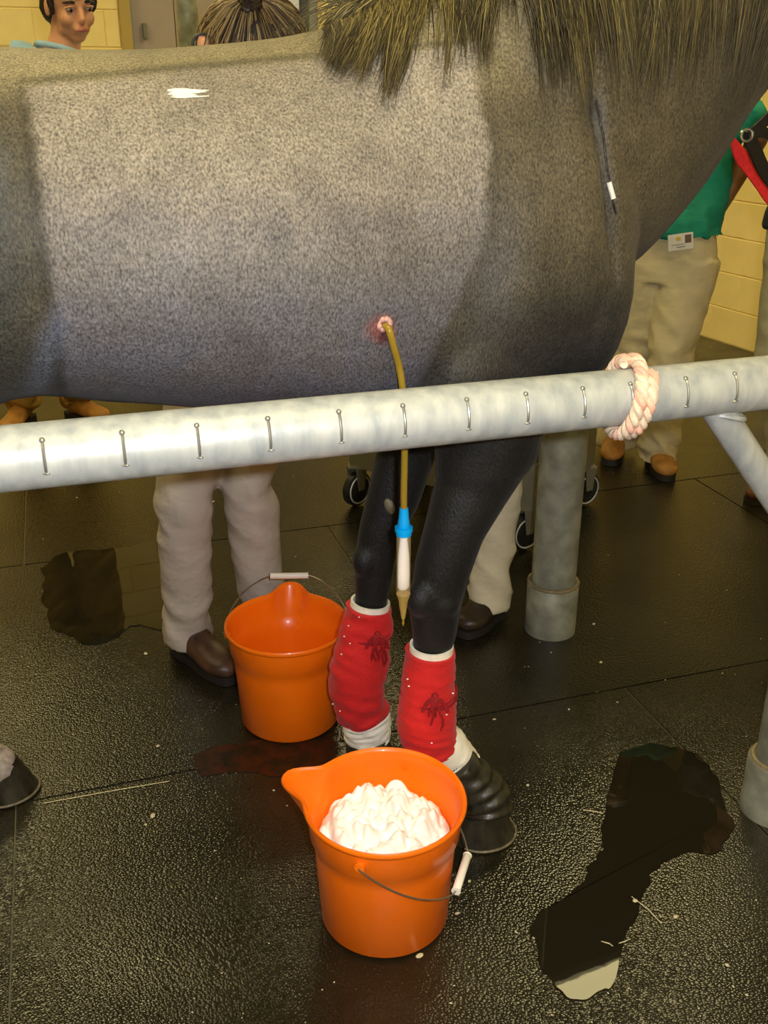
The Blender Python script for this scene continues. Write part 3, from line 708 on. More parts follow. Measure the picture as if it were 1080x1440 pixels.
# mane: locks of separate strands, hung over the near side
mg = Geo(); mcol = []
crest = spline([(.495, 1.562), (.53, 1.58), (.60, 1.625), (.72, 1.69), (.85, 1.765), (1.0, 1.85), (1.15, 1.93), (1.30, 1.985), (1.42, 1.99)], 8)
def crest_at(f):
    x = f*(len(crest)-1); i = min(int(x), len(crest)-2); return lerp(Vector(crest[i]), Vector(crest[i+1]), x-i)
def strand(u0, h0, tipu, tiph, lift, wav, rad, c0, c1, v_off):
    pts = []; K = 11; ph = random.uniform(0, 6.3)
    for i in range(K):
        f = i/(K-1); u = lerp(u0, tipu, f**1.35)+wav*.5*math.sin(f*5+ph)*f; h = lerp(h0, tiph, f**1.05)+.018*math.sin(f*math.pi)
        s_ = near_surf(u, min(h, 1.93)); vs_ = s_[0] if s_ else V0
        v = vs_-lift*(.3+.7*math.sin(min(f*1.3, 1)*math.pi*.5+.3))-.002
        v = min(v, V0-.005) if f > .1 else lerp(V0, v, f*10)
        pts.append(H(u, v+v_off*0, h))
    mg.tube(pts, [rad*(.8+.2*math.sin(math.pi*i/(K-1)))*(1 if i < K-3 else (K-1-i)/3+.12) for i in range(K)], 3, caps=False)
    for i in range(K):
        f = i/(K-1); c = lerp(Vector(c0), Vector(c1), max(0, 1-abs(f-.55)*1.8)) ; mcol.extend([tuple(c)]*3)
locks = []
for k in range(175):
    f = (k+random.random())/175; c = crest_at(f); u0 = c[0]
    # tip heights measured from the photograph
    if u0 < .61: q_ = ((.395, 1.462), (.402, 1.445), (.425, 1.440), (.468, 1.412), (.474, 1.42), (.505, 1.475))[min(5, int((u0-.495)/.115*6+random.uniform(-.6, .6)) if u0 > .5 else 0)]; tipu = q_[0]+random.uniform(-.004, .004); tiph = q_[1]+random.uniform(-.008, .012)
    elif u0 < .70: tipu = u0-.045+random.uniform(-.02, .02); tiph = random.uniform(1.43, 1.55)
    elif u0 < .95: tipu = u0+random.uniform(-.03, .04); tiph = random.uniform(1.38, 1.50)
    else: tipu = u0-.06+random.uniform(-.05, .05); tiph = random.uniform(1.40, 1.52)
    locks.append((u0, c[1], tipu, tiph, random.uniform(.006, .03)))
dk = [(.045, .034, .016), (.075, .056, .024), (.028, .021, .012)]; lt = [(.26, .195, .055), (.17, .13, .04), (.12, .09, .035), (.32, .25, .08)]
for (u0, h0, tu, th, li) in locks:
    tone = random.random()
    for s_ in range(24):
        j = random.gauss(0, .013); q = random.uniform(.75, 1.0) if u0 > .61 else random.uniform(.55, 1.0)
        tu2 = (tu+j*.45 if u0 > .61 else lerp(u0+j, tu+j*.25, q**.5))+random.gauss(0, .005); th2 = lerp(h0, th, q)
        strand(u0+j, h0+random.uniform(-.008, .004)+j*.5, tu2, th2, li+random.uniform(-.004, .006), random.uniform(.0, .03), random.uniform(.0006, .0014),
               random.choice(dk), random.choice(lt) if random.random() < .35+.45*tone else random.choice(dk), 0)
for k in range(120):       # wisps at the withers
    u0 = random.uniform(.46, .56); h0 = 1.53+(u0-.44)*.4
    strand(u0, h0+.01, u0-random.uniform(.05, .13), h0-random.uniform(.0, .05), .004, .03, .0005, (.03, .025, .015), (.10, .08, .03), 0)
me = mesh_of(mg, 'mane', hroot.location); shade(me)
at = me.color_attributes.new('Col', 'FLOAT_COLOR', 'POINT')
at.data.foreach_set('color', np.hstack([np.array(mcol), np.ones((len(mcol), 1))]).astype(np.float32).ravel())
link('mane', me, M['mane'], hroot, label='shaggy dark mane with yellowish strands', kind='stuff')
# tail
g = Geo()
for k in range(220):
    a = random.uniform(0, 6.28); r = random.uniform(0, .03); pts = []
    for i in range(9):
        f = i/8; pts.append(H(-.70-.06*math.sin(f*2.5)-r*math.cos(a)*(.5+f), V0+r*math.sin(a)*(.5+f*1.4), 1.36-.95*f))
    g.tube(pts, .0035, 3)
part('tail', g, M['hair'], hroot, kind='stuff', smooth=None)
# halter and red lead strap hanging by the throat
hal = thing('halter', 'black nylon halter on the horse at the right edge', 'halter', H(1.36, V0, 1.35))
g = Geo(); 
def band(g, pts, w_, th, nrm):
    nrm = Vector(nrm).normalized(); vs = []; n = len(pts)
    for i, p in enumerate(pts):
        t = (pts[min(i+1, n-1)]-pts[max(i-1, 0)]).normalized(); b_ = t.cross(nrm).normalized()
        ww = w_[i] if isinstance(w_, list) else w_
        for (x, y) in ((-1, -1), (1, -1), (1, 1), (-1, 1)): vs.append(p+b_*ww/2*x+nrm*th/2*y)
    fs = [(i*4+j, i*4+(j+1) % 4, (i+1)*4+(j+1) % 4, (i+1)*4+j) for i in range(n-1) for j in range(4)]+[(3, 2, 1, 0), tuple((n-1)*4+j for j in range(4))]
    g.add(vs, fs)
vn = (sH, -cH, 0)
ring = [H(1.44+.0, V0, 1.80)+Vector((cH, sH, 0))*(.135*math.cos(a))*.9+Vector((0, 0, 1))*.02*math.cos(a)+(side*math.sin(a))*.095 for a in np.linspace(0, 2*math.pi, 25)]
tl = []
for a in np.linspace(0, 2*math.pi, 33):
    tl.append(H(1.56+.0, V0, 1.76)+(Vector((cH, sH, 0))*.55+Vector((0, 0, .83)))*(.165*math.cos(a))+side*(.098*math.sin(a)))
band(g, tl, .025, .004, (cH*.83, sH*.83, -.55)); 
tl = []
for a in np.linspace(0, 2*math.pi, 33):
    tl.append(H(1.73, V0, 1.55)+(Vector((cH, sH, 0))*.62+Vector((0, 0, .78)))*(.105*math.cos(a))+side*(.075*math.sin(a)))
band(g, tl, .025, .004, (cH*.78, sH*.78, -.62)); part('nylon_band', g, M['black_nylon'], hal)
g = Geo(); pts = spline([tuple(P(x, y, 1.74)) for x, y in ((1140, 90), (1100, 145), (1068, 178), (1052, 192))], 6); pts = [tuple(H(1.56, V0, 1.66)), tuple(H(1.47, V0+.01, 1.60))]+pts; band(g, [Vector(p) for p in pts], .020, .006, vn)
pts = spline([tuple(P(x, y, 1.76)) for x, y in ((1052, 190), (1062, 212), (1075, 240), (1098, 268), (1140, 300))]+[(1.15, 2.3, 1.05), (1.42, 3.05, 1.02)], 6); band(g, [Vector(p) for p in pts], .026, .006, vn)
pts = spline([tuple(P(x, y, 1.75)) for x, y in ((1048, 190), (1070, 186), (1090, 192), (1130, 196))], 6); pts += [tuple(H(1.52, V0+.02, 1.42)), tuple(H(1.74, V0, 1.50))]; band(g, [Vector(p) for p in pts], .020, .010, vn)
part('throat_strap', g, M['black_nylon'], hal)
g = Geo(); g.tube([P(1050, 190, 1.73)+Vector((math.cos(a)*.011, 0, math.sin(a)*.011)) for a in np.linspace(0, 2*math.pi, 17)[:-1]], .003, 6, closed=True); part('ring', g, M['wire'], hal)
g = Geo(); pts = spline([tuple(P(x, y, 1.85)) for x, y in ((1030, 196), (1040, 216), (1056, 236), (1072, 258), (1092, 284), (1150, 330))]+[(1.10, 2.5, 1.00), (1.43, 3.04, 1.02), (1.44, 3.02, .85)], 6); k = len(pts)
band(g, [Vector(p) for p in pts], [.010+.022*min(1, i/8) for i in range(k)], .005, vn)
solo('lead_strap', g, M['red_web'], 'wide red lead strap under the horse jaw at right edge', 'strap', Vector(pts[0]))

# catheter line with white clip on the shoulder
g = Geo(); pts = []
for px, py in ((838, 140), (843, 165), (848, 190), (851, 215), (854, 238), (858, 256), (862, 285), (866, 300)):
    hit, nn, _, _ = bvh.ray_cast(Vector((0, 0, CAMH)), ray(px, py).normalized())
    if hit: pts.append(tuple(hit+nn*.003))
sp = [Vector(p) for p in spline(pts, 4)]
cl = thing('catheter_line', 'thin dark line with a small white clip lying in the shoulder groove', 'catheter line', sp[0])
g.tube(sp, .0016, 6); part('line', g, M['hair'], cl)
hit, nn, _, _ = bvh.ray_cast(Vector((0, 0, CAMH)), ray(856, 256).normalized()); hit2, nn2, _, _ = bvh.ray_cast(Vector((0, 0, CAMH)), ray(862, 279).normalized())
g = Geo(); g.tube([hit+nn*.006, hit2+nn2*.006], .0042, 10); part('clip', g, M['grip'], cl, label='small white plastic clip')

# ------------------------------------------------------------------ chest drain
hit, nn, _, _ = bvh.ray_cast(Vector((0, 0, CAMH)), ray(541, 459).normalized())
WV = uv_of(hit)[1]
g = Geo()
for k in range(16):
    a = 2*math.pi*k/16; c_ = hit+nn*.001+Vector((cH, sH, 0))*(.0085*math.cos(a)-.001)+Vector((0, 0, 1))*(.008*math.sin(a)+.004); g.ell(c_, random.uniform(.003, .0055), nu=8, nv=5)
part('wound_rim', g, M['gran'], hroot, label='swollen pink rim of the drain wound', smooth=60)
cd = thing('chest_drain', 'amber chest drain tube with blue connector and flutter valve hanging from the horse', 'medical tube', hit)
vt = 1.425
pts = [tuple(hit+nn*-.01), tuple(hit+nn*.012+Vector((0, 0, .0)))]+[tuple(P(x, y, v)) for x, y, v in ((553, 485, lerp(WV, vt, .5)-.012), (561, 515, vt), (566, 545, vt), (569, 590, vt), (569, 640, vt), (568, 690, vt), (568, 724, vt))]
g = Geo(); g.tube([Vector(p) for p in spline(pts, 6)], .0056, 16); part('tube', g, M['tube'], cd)
top = P(568, 714, vt); bot = P(567, 870, vt)
def at(f): return lerp(top, bot, f)
g = Geo(); g.tube([at(f) for f in (0, .10, .115, .16, .165, .20, .205, .235)], [.0072, .0088, .0098, .0100, .0150, .0152, .0132, .0130], 20); part('connector', g, M['blue'], cd, label='bright blue plastic connector')
g = Geo(); g.tube([at(f) for f in (.225, .24, .72, .76, .765)], [.0115, .0122, .0122, .0115, .0118], 20); part('valve_housing', g, M['clear'], cd, label='clear amber valve housing')
g = Geo(); g.tube([at(f) for f in (.24, .33, .42, .60, .70, .725)], [(.0060, .0060), (.0078, .007), (.0098, .008), (.0108, .0085), (.0105, .007), (.007, .004)], 16, side=Vector((1, .3, 0))); part('flutter_valve', g, M['flutter'], cd, label='white latex flutter valve')
g = Geo(); g.tube([at(f) for f in (.765, .80, .82, .95, 1.0)], [.0122, .0105, .0085, .0048, .0030], 16); part('valve_tip', g, M['tip'], cd, label='translucent amber valve outlet')
g = Geo(); g.tube([at(1.0), at(1.04), at(1.07)], [.0012, .0024, .0008], 8); part('droplet', g, M['tube'], cd, label='amber drop falling from the tip')

# ------------------------------------------------------------------ people
def basis(yaw, pitch, roll=0):          # columns: forward, left, up ; yaw about Z from +X, pitch>0 looks down
    return Matrix.Rotation(yaw, 3, 'Z')@Matrix.Rotation(pitch, 3, 'Y')@Matrix.Rotation(roll, 3, 'X')
def head_geo(g, c, B):
    E = lambda p, r: g.ell(Vector(c)+B@Vector(p), r, B)
    E((-.012, 0, .030), (.096, .076, .088)); E((.028, 0, -.035), (.062, .058, .082)); E((.052, 0, -.092), (.030, .028, .022))
    E((.078, 0, .016), (.018, .048, .014)); E((.100, 0, -.036), (.014, .015, .011)); E((.088, 0, -.060), (.014, .026, .008)); E((.084, 0, -.074), (.014, .022, .008))
    g.tube([Vector(c)+B@Vector(p) for p in ((.086, 0, .010), (.098, 0, -.012), (.108, 0, -.033))], [.009, .010, .012], 10)
    for s in (-1, 1):
        E((.058, s*.036, -.035), (.030, .024, .028)); E((.0, s*.077, -.010), (.018, .010, .031)); E((.022, s*.040, -.072), (.032, .015, .020))
def hand_geo(g, wrist, d, pn):
    d = Vector(d).normalized(); pn = Vector(pn); pn = (pn-d*pn.dot(d)).normalized(); sd = d.cross(pn)
    w_ = Vector(wrist); g.tube([w_-d*.01, w_+d*.03, w_+d*.07, w_+d*.095], [(.024, .017), (.034, .016), (.041, .014), (.040, .012)], 14, side=sd)
    for k, L in enumerate((.068, .078, .073, .058)):
        o = w_+d*.088+sd*(.031-.0205*k); q = [o]
        for a, l in ((R(12), .42), (R(32), .32), (R(52), .26)): q.append(q[-1]+(d*math.cos(a)+pn*math.sin(a))*L*l)
        g.tube(q, [.0095, .0088, .0078, .006], 8)
    o = w_+d*.03+sd*.03; g.tube([o, o+sd*.025+d*.022+pn*.01, o+sd*.036+d*.052+pn*.02, o+sd*.036+d*.075+pn*.024], [.013, .012, .010, .007], 8)
def shoe(root, ankle, toe, m, hi=0., parts=True):
    a = Vector((ankle[0], ankle[1], 0)); t = Vector((toe[0], toe[1], 0)); f = (t-a).normalized(); sd = Vector((-f.y, f.x, 0)); L = (t-a).length
    g = Geo(); heel = a-f*.065
    full = L+.065; rows = [(0, .022, .030, .045), (.04, .036, .050, .055), (.16, .040, .062+hi, .06), (.30, .041, .060+hi*.7, .06), (.42, .042, .046+hi*.15, .048), (.60, .048, .034, .036), (.78, .050, .029, .030), (.92, .040, .025, .026), (1.0, .016, .014, .018)]
    sp = spline(rows, 4); g.tube([heel+f*r[0]*full+Vector((0, 0, .014+r[2])) for r in sp], [(r[1], r[2]) for r in sp], 24, side=sd)
    me = fuse(g, .006, 2, 'shoe'); sh = part('shoe', me, m, root, smooth=None); shade(sh.data)
    g = Geo(); vs = []; n = 28
    outl = []
    for i in range(n):
        q = i/n*2*math.pi; x = .5-.5*math.cos(q); wv = .047*(1-.22*math.exp(-((x-.42)/.16)**2))*(abs(math.sin(q))**.55)*(1 if math.sin(q) > 0 else -1)
        outl.append(heel+f*(x*(full+.012)-.006)+sd*wv)
    vs = [p+Vector((0, 0, .002)) for p in outl]+[p+Vector((0, 0, .026)) for p in outl]
    g.add(vs, [tuple(range(n-1, -1, -1)), tuple(range(n, 2*n))]+[(i, (i+1) % n, n+(i+1) % n, n+i) for i in range(n)]); part('sole', g, M['sole'], sh, smooth=40)
    if parts:
        g = Geo()
        for k in range(4):
            x = .30+.075*k; z = lerp(.125+hi*1.2, .088, k/3); c_ = heel+f*x*full
            for s in (-1, 1): g.tube([c_+sd*s*.024+Vector((0, 0, z-.012)), c_+f*.006+Vector((0, 0, z)), c_-sd*s*.024+f*.016+Vector((0, 0, z-.010))], .0022, 6)
        part('laces', g, M['sole'], sh)
    return sh
def person(label, J, skin, pants, shirt, shoe_m, cat='person', vox=.011, face=False, hair=None, legr=(.098, .088, .072, .070, .076), sleeve='short', wr=.010, boots=.0, hairfn=None, seed=0, lace=True, pony=None):
    """J: head centre, head basis, neck base, chest, waist, hip pair, knee pair, ankle pair, toe pair, shoulder pair, elbow pair, wrist pair"""
    foot = (Vector(J['ankle'][0])+Vector(J['ankle'][1]))/2; foot.z = 0
    root = thing('person', label, 'person', foot)
    g = Geo(); hc = Vector(J['head']); B = J['B']; nb = Vector(J['neck']); ch = Vector(J['chest']); wa = Vector(J['waist']); hips = [Vector(p) for p in J['hip']]; pel = (hips[0]+hips[1])/2
    sdv = (hips[1]-hips[0]).normalized()
    head_geo(g, hc, B)
    g.tube([nb-(nb-hc)*.0, lerp(nb, hc+B@Vector((-.02, 0, -.07)), .6), hc+B@Vector((-.018, 0, -.04))], [.060, .053, .052], 16)
    g.tube([pel-Vector((0, 0, .05)), pel+Vector((0, 0, .02)), wa, ch, lerp(ch, nb, .75), nb], [(.12, .09), (.15, .105), (.125, .09), (.155, .105), (.12, .075), (.06, .05)], 20, side=sdv)
    for s in (0, 1):
        kn, an, to = (Vector(J[k][s]) for k in ('knee', 'ankle', 'toe')); hp = hips[s]; fd = Vector((to.x-an.x, to.y-an.y, 0)).normalized()
        g.tube([hp, lerp(hp, kn, .5), kn, lerp(kn, an, .3), an], [.085, .070, .050, .052, .034], 16); g.tube([an, Vector((an.x, an.y, .052)), Vector((an.x, an.y, .036))+fd*.05], [.030, .026, .016], 12)
        sh, el, wr_ = (Vector(J[k][s]) for k in ('shoulder', 'elbow', 'wrist'))
        g.tube([lerp(ch, nb, .7), sh, lerp(sh, el, .5), el, lerp(el, wr_, .35), wr_], [.05, .052, .043, .037, .036, .025], 14)
        hd = J.get('hand', [None, None])[s] or (wr_-el); hand_geo(g, wr_, hd, J.get('palm', [(0, 0, -1)]*2)[s])
    me = fuse(g, vox*.62 if face else vox*.8, 2, 'body'); part('body', me, skin, root, smooth=None); shade(me)
    # trousers
    g = Geo()
    g.tube([pel+Vector((0, 0, .13)), pel+Vector((0, 0, .03)), pel-Vector((0, 0, .07))], [(.150, .108), (.168, .122), (.14, .11)], 20, side=sdv)
    for s in (0, 1):
        kn, an = Vector(J['knee'][s]), Vector(J['ankle'][s]); hp = hips[s]; cuff = an-Vector((0, 0, J.get('cuff', .035)))
        pth = [hp+Vector((0, 0, .02)), lerp(hp, kn, .45), kn, lerp(kn, cuff, .45), lerp(kn, cuff, .9), cuff]
        g.tube(pth, [legr[0], legr[1], legr[2], legr[3], legr[4], legr[4]*1.04], 20)
    me = fuse(g, .0095, 2, 'trousers')
    kz = Vector(J['knee'][0]).z
    def wrk(p):
        k = (abs(noise.noise(Vector((p.x*7+seed, p.y*7, p.z*11+.8*p.x*9))))*2-.5); k2 = noise.noise(Vector((p.x*16+seed, p.y*16, p.z*26)))
        amp = .35+.65*math.exp(-((p.z-kz)/.12)**2)+1.0*math.exp(-((p.z-.10)/.10)**2)+.3*math.exp(-((p.z-.85)/.1)**2)
        return -wr*amp*(k*.9)+wr*.28*amp*k2
    displace(me, wrk); tp = part('trousers', me, pants, root, smooth=None); shade(me)
    # shirt
    g = Geo()
    g.tube([pel+Vector((0, 0, J.get('hem', .02))), pel+Vector((0, 0, J.get('hem', .02)+.05)), wa, ch, lerp(ch, nb, .72), lerp(ch, nb, .93)], [(.190, .145), (.184, .138), (.152, .116), (.172, .125), (.135, .09), (.075, .066)], 22, side=sdv)
    for s in (0, 1):
        sh, el, wr_ = (Vector(J[k][s]) for k in ('shoulder', 'elbow', 'wrist'))
        q = [lerp(ch, nb, .68), sh, lerp(sh, el, .4), lerp(sh, el, .72)]; rr = [.065, .070, .064, .062]
        if sleeve == 'long': q += [el, wr_]; rr = [.065, .070, .060, .055, .052, .038]
        g.tube(q, rr, 16)
    me = fuse(g, .0105, 2, 'shirt')
    displace(me, lambda p: -.018*(abs(noise.noise(Vector((p.x*8+seed, p.y*8, p.z*6+p.x*8))))*2-.5)); part('shirt', me, shirt, root, smooth=None); shade(me)
    for s in (0, 1):
        if J['ankle'][s] is not None: shoe(root, J['ankle'][s], J['toe'][s], shoe_m, boots, lace)
    if hair:
        g = Geo(); E = lambda p, r: g.ell(hc+B@Vector(p), r, B)
        E((-.028, 0, .048), (.094, .087, .086)); E((-.060, 0, -.02), (.050, .078, .075))
        if face:
            for k in range(16):
                a = R(-75+150*k/15); q = hc+B@Vector((.055*math.cos(a)+.006, .078*math.sin(a), .085)); e = hc+B@Vector((.086*math.cos(a)+.016, .082*math.sin(a)+.012, .050+.012*math.sin(k*2.1)))
                g.tube([q, lerp(q, e, .6)+B@Vector((.012, 0, .006)), e], [.022, .016, .008], 8)
            for s in (-1, 1): g.tube([hc+B@Vector(p) for p in ((.022, s*.074, .04), (.026, s*.074, .0), (.028, s*.071, -.028))], [.016, .011, .006], 8)
        else:
            for s in (-1, 1): E((-.02, s*.052, -.0), (.062, .036, .07))
        me = fuse(g, .006, 1, 'hair'); displace(me, lambda p: .005*noise.noise(p*38)+.004*noise.noise(p*90)); hp_ = part('hair', me, hair, root, smooth=None); shade(me)
        if hairfn: hairfn(root, hc, B)
    if face:
        for s in (-1, 1):
            g = Geo(); g.ell(hc+B@Vector((.0815, s*.033, -.002)), (.0125, .0140, .0085), B); e = part('eye', g, M['eye'], root)
            g = Geo(); g.ell(hc+B@Vector((.0915, s*.033+.001, -.004)), (.004, .0062, .0062), B); part('iris', g, M['iris'], e)
            g = Geo(); g.tube([hc+B@Vector(p) for p in ((.088, s*.014, .017), (.093, s*.032, .0225), (.078, s*.054, .017))], [.0045, .0055, .003], 8); part('eyebrow', g, hair, root)
            g = Geo(); g.tube([hc+B@Vector(p) for p in ((.086, s*.018, .005), (.095, s*.033, .0085), (.083, s*.049, .003))], .0032, 6); part('eyelid', g, skin, root)
        g = Geo(); g.tube([hc+B@Vector(p) for p in ((.092, -.023, -.067), (.101, 0, -.063), (.092, .023, -.067))], [(.003, .003), (.006, .008), (.003, .003)], 10); part('lips', g, M['lip'], root)
    return root

# A: man behind the horse, top left
hA = PD(97, 4, 3.78)
feetA = [G0(32, 598), G0(112, 592)]
yA = R(-62)
fwd = Vector((math.cos(yA), math.sin(yA), 0)); rt = Vector((fwd.y, -fwd.x, 0))   # rt = the person's right (image left when facing the camera)
pelA = Vector((lerp(feetA[0].x, feetA[1].x, .5)+.10, feetA[0].y-.22, .93))
JA = dict(head=hA, B=basis(R(-52), R(14), R(4)), neck=hA+Vector((-.055, .03, -.165)), chest=hA+Vector((-.08, .09, -.40)), waist=lerp(pelA, hA+Vector((-.08, .09, -.40)), .45),
          hip=[pelA-Vector((.10, 0, 0)), pelA+Vector((.10, 0, 0))], knee=[lerp(pelA, feetA[0], .5)+Vector((-.03, -.05, .03)), lerp(pelA, feetA[1], .5)+Vector((.06, -.05, .03))],
          ankle=[feetA[0]+Vector((0, .04, .09)), feetA[1]+Vector((-.02, .05, .09))], toe=[feetA[0]+Vector((-.02, -.16, .03)), feetA[1]+Vector((.14, -.04, .03))],
          shoulder=[hA+Vector((-.21, .07, -.170)), hA+Vector((.13, .05, -.24))], elbow=[hA+Vector((-.30, -.05, -.50)), hA+Vector((.20, -.05, -.50))], wrist=[hA+Vector((-.18, -.22, -.62)), hA+Vector((.10, -.25, -.62))], cuff=.0)
person('dark-haired man in a light blue shirt looking down over the horse back', JA, M['skinA'], M['khaki_brown'], M['skyblue'], M['shoe_tan'], face=True, hair=M['hair'], legr=(.10, .10, .088, .080, .066), wr=.022, boots=.02, seed=3)
pa = [o for o in C.objects if o.get('label', '').startswith('dark-haired man')][0]; g = Geo(); nb_ = JA['neck']+Vector((-.006, -.01, .022)); g.tube([nb_+Vector((.070*math.cos(t), .066*math.sin(t), -.012*math.sin(t)-.014*math.cos(t))) for t in np.linspace(0, 2*math.pi, 31)[:-1]], .010, 10, closed=True); part('collar', g, M['skyblue'], pa)
# B: person bent over the horse, grey-khaki trousers, seen between rail and floor
def pony_hair(root, hc, B):
    top = hc+B@Vector((-.075, 0, .085)); g = Geo(); cl = []
    for k in range(900):
        a = random.uniform(-math.pi, math.pi); c_ = hc+B@Vector((-.028, 0, .040)); e = c_+B@Vector((.104*math.cos(a), .097*math.sin(a), random.uniform(-.085, -.02)))
        pts = []; o_ = random.uniform(-.08, .08); lf = 1.0+.04*random.random()
        for i in range(10):
            f = i/9; q = lerp(top, e, f)-c_; ql = B.transposed()@q; s_ = 1/max(1e-5, math.sqrt((ql.x/.103)**2+(ql.y/.096)**2+(ql.z/.096)**2)); pts.append(c_+q*s_*lf+B@Vector((0, o_*.15*math.sin(f*3), 0)))
        g.tube(pts, .0011, 3); cc_ = random.choice(((.05, .028, .012), (.09, .052, .02), (.26, .18, .07), (.16, .105, .04), (.38, .27, .11), (.24, .16, .06)))
        cl += [(*cc_, 1)]*30
    me = mesh_of(g, 'hair_strands', root.location); shade(me); at = me.color_attributes.new('Col', 'FLOAT_COLOR', 'POINT'); at.data.foreach_set('color', np.array(cl, dtype=np.float32).ravel())
    link('hair_strands', me, M['mane'], root, kind='stuff', label='brown and blond streaked hair pulled up')
    g = Geo()
    for k in range(60):
        a = random.uniform(0, 6.28); r = random.uniform(0, .016); d = B@Vector((-.5, 0, .86)); d.normalize(); pts = [top+B@Vector((r*math.cos(a)*.4, r*math.sin(a)*.4, 0))+d*.16*f+Vector((0, 0, -.10*f*f))+B@Vector((r*math.cos(a), r*math.sin(a), 0))*math.sin(f*3)*1.4 for f in np.linspace(0, 1, 8)]
        g.tube(pts, .0028, 4)
    part('ponytail', g, M['hair'], root, kind='stuff', smooth=None, label='dark ponytail')
    g = Geo(); g.tube([top+B@Vector((.018*math.cos(a)-.006, .020*math.sin(a), .006)) for a in np.linspace(0, 2*math.pi, 17)[:-1]], .006, 8, closed=True); part('hair_tie', g, mat('pink_elastic', (.45, .10, .08), .7), root, label='pink hair elastic')
hB = PD(360, 100, 2.14)
aB = G0(268, 935); tB = G0(322, 968); aB2 = G0(370, 925)
pelB = Vector((-.36, 2.48, .90))
JB = dict(head=hB, B=basis(R(-86), R(76), 0), neck=hB+Vector((0, .19, -.07)), chest=Vector((-.32, 2.44, 1.20)), waist=Vector((-.35, 2.50, 1.04)),
          hip=[pelB-Vector((.085, 0, 0)), pelB+Vector((.085, 0, 0))], knee=[P(262, 752, uv_of(aB)[1]-.0), PD(352, 728, 2.36)], ankle=[aB+Vector((-.01, .05, .09)), aB2+Vector((.0, .08, .09))],
          toe=[tB+Vector((.01, .02, .03)), aB2+Vector((.06, -.12, .03))], shoulder=[Vector((-.50, 2.38, 1.30)), Vector((-.15, 2.38, 1.30))], elbow=[Vector((-.58, 2.28, 1.06)), Vector((-.10, 2.30, 1.06))], wrist=[Vector((-.50, 2.12, .95)), Vector((-.18, 2.13, .95))], cuff=.04)
JB['knee'][0].z = .47; JB['knee'][1].z = .50
person('person in greyish khaki trousers bent over behind the horse, brown hair in ponytail', JB, M['skinA'], M['khaki_pink'], M['maroon'], M['shoe_brown'], hair=mat('chestnut_hair', (.02, .012, .006), .75, nscale=80, namt=.5), legr=(.088, .082, .071, .066, .064), hairfn=pony_hair, seed=11, wr=.012)
ge = PD(286, 62, 2.06); pb = [o for o in C.objects if o.get('label', '').startswith('person in greyish khaki')][0]
g = Geo(); g.ell(ge, (.012, .008, .016)); part('ear', g, M['skinA'], pb)
g = Geo(); g.tube([ge+Vector((math.cos(t)*.019, -.006, math.sin(t)*.017)) for t in np.linspace(0, 2*math.pi, 21)[:-1]], .0028, 6, closed=True); part('glasses', g, M['black'], pb, label='thin black glasses frame')
# C: person in green top at the right
f1, f2 = G0(928, 662), G0(868, 640)
pelC = PD(948, 352, 3.75); 
JC = dict(head=pelC+Vector((.02, .05, .72)), B=basis(R(-120), R(12)), neck=pelC+Vector((.03, .06, .54)), chest=pelC+Vector((.03, .05, .36)), waist=pelC+Vector((.02, .02, .17)),
          hip=[pelC+Vector((-.075, .05, -.04)), pelC+Vector((.055, -.02, -.04))], knee=[lerp(pelC, f2, .5)+Vector((-.03, .04, .04)), lerp(pelC, f1, .5)+Vector((.0, -.03, .04))],
          ankle=[f2+Vector((0, .05, .09)), f1+Vector((0, .06, .09))], toe=[f2+Vector((-.06, -.13, .03)), f1+Vector((.0, -.12, .03))],
          shoulder=[pelC+Vector((-.15, .10, .47)), pelC+Vector((.19, -.0, .47))], elbow=[pelC+Vector((-.25, .0, .24)), PD(1066, 195, 3.72)], wrist=[pelC+Vector((-.22, -.18, .14)), PD(1003, 308, 3.72)], hand=[(.1, -.3, .1), (-.25, .1, -.5)], palm=[(1, 0, 0), (-1, 0, 0)], cuff=.05, hem=.10)
pc = person('person in a green top and khaki trousers with an identity badge', JC, M['skinC'], M['khaki'], M['green'], M['shoe_tan'], hair=M['hair'], legr=(.112, .100, .084, .080, .082), seed=21, wr=.016, boots=.02)
bp = PD(957, 340, 3.60); RBz = Matrix.Rotation(R(-8), 3, 'Y')
g = Geo(); g.box(bp, (.088, .004, .056), RBz); bd = part('badge', g, M['paper'], pc, smooth=0, label='white identity card clipped at the waist')
g = Geo(); g.box(bp+RBz@Vector((.026, -.003, .008)), (.022, .003, .028), RBz); part('portrait', g, M['photo'], bd, smooth=0)
g = Geo(); g.box(bp+RBz@Vector((-.008, -.003, .012)), (.016, .003, .012), RBz); part('emblem', g, M['logo'], bd, smooth=0)
g = Geo(); g.box(bp+RBz@Vector((-.010, -.003, -.008)), (.045, .003, .003), RBz); g.box(bp+RBz@Vector((.0, -.003, -.017)), (.03, .003, .004), RBz); part('print_lines', g, M['printgrey'], bd, smooth=0)
wp = PD(1005, 303, 3.72); ax = (JC['wrist'][1]-JC['elbow'][1]).normalized(); A = ax.orthogonal().normalized(); Bv = ax.cross(A)
g = Geo(); g.tube([wp+A*.031*math.cos(t)+Bv*.031*math.sin(t) for t in np.linspace(0, 2*math.pi, 25)[:-1]], .006, 6, closed=True); g.ell(wp+Vector((0, -.033, 0)), (.012, .006, .012)); part('wristwatch', g, M['black'], pc, label='dark wristwatch')
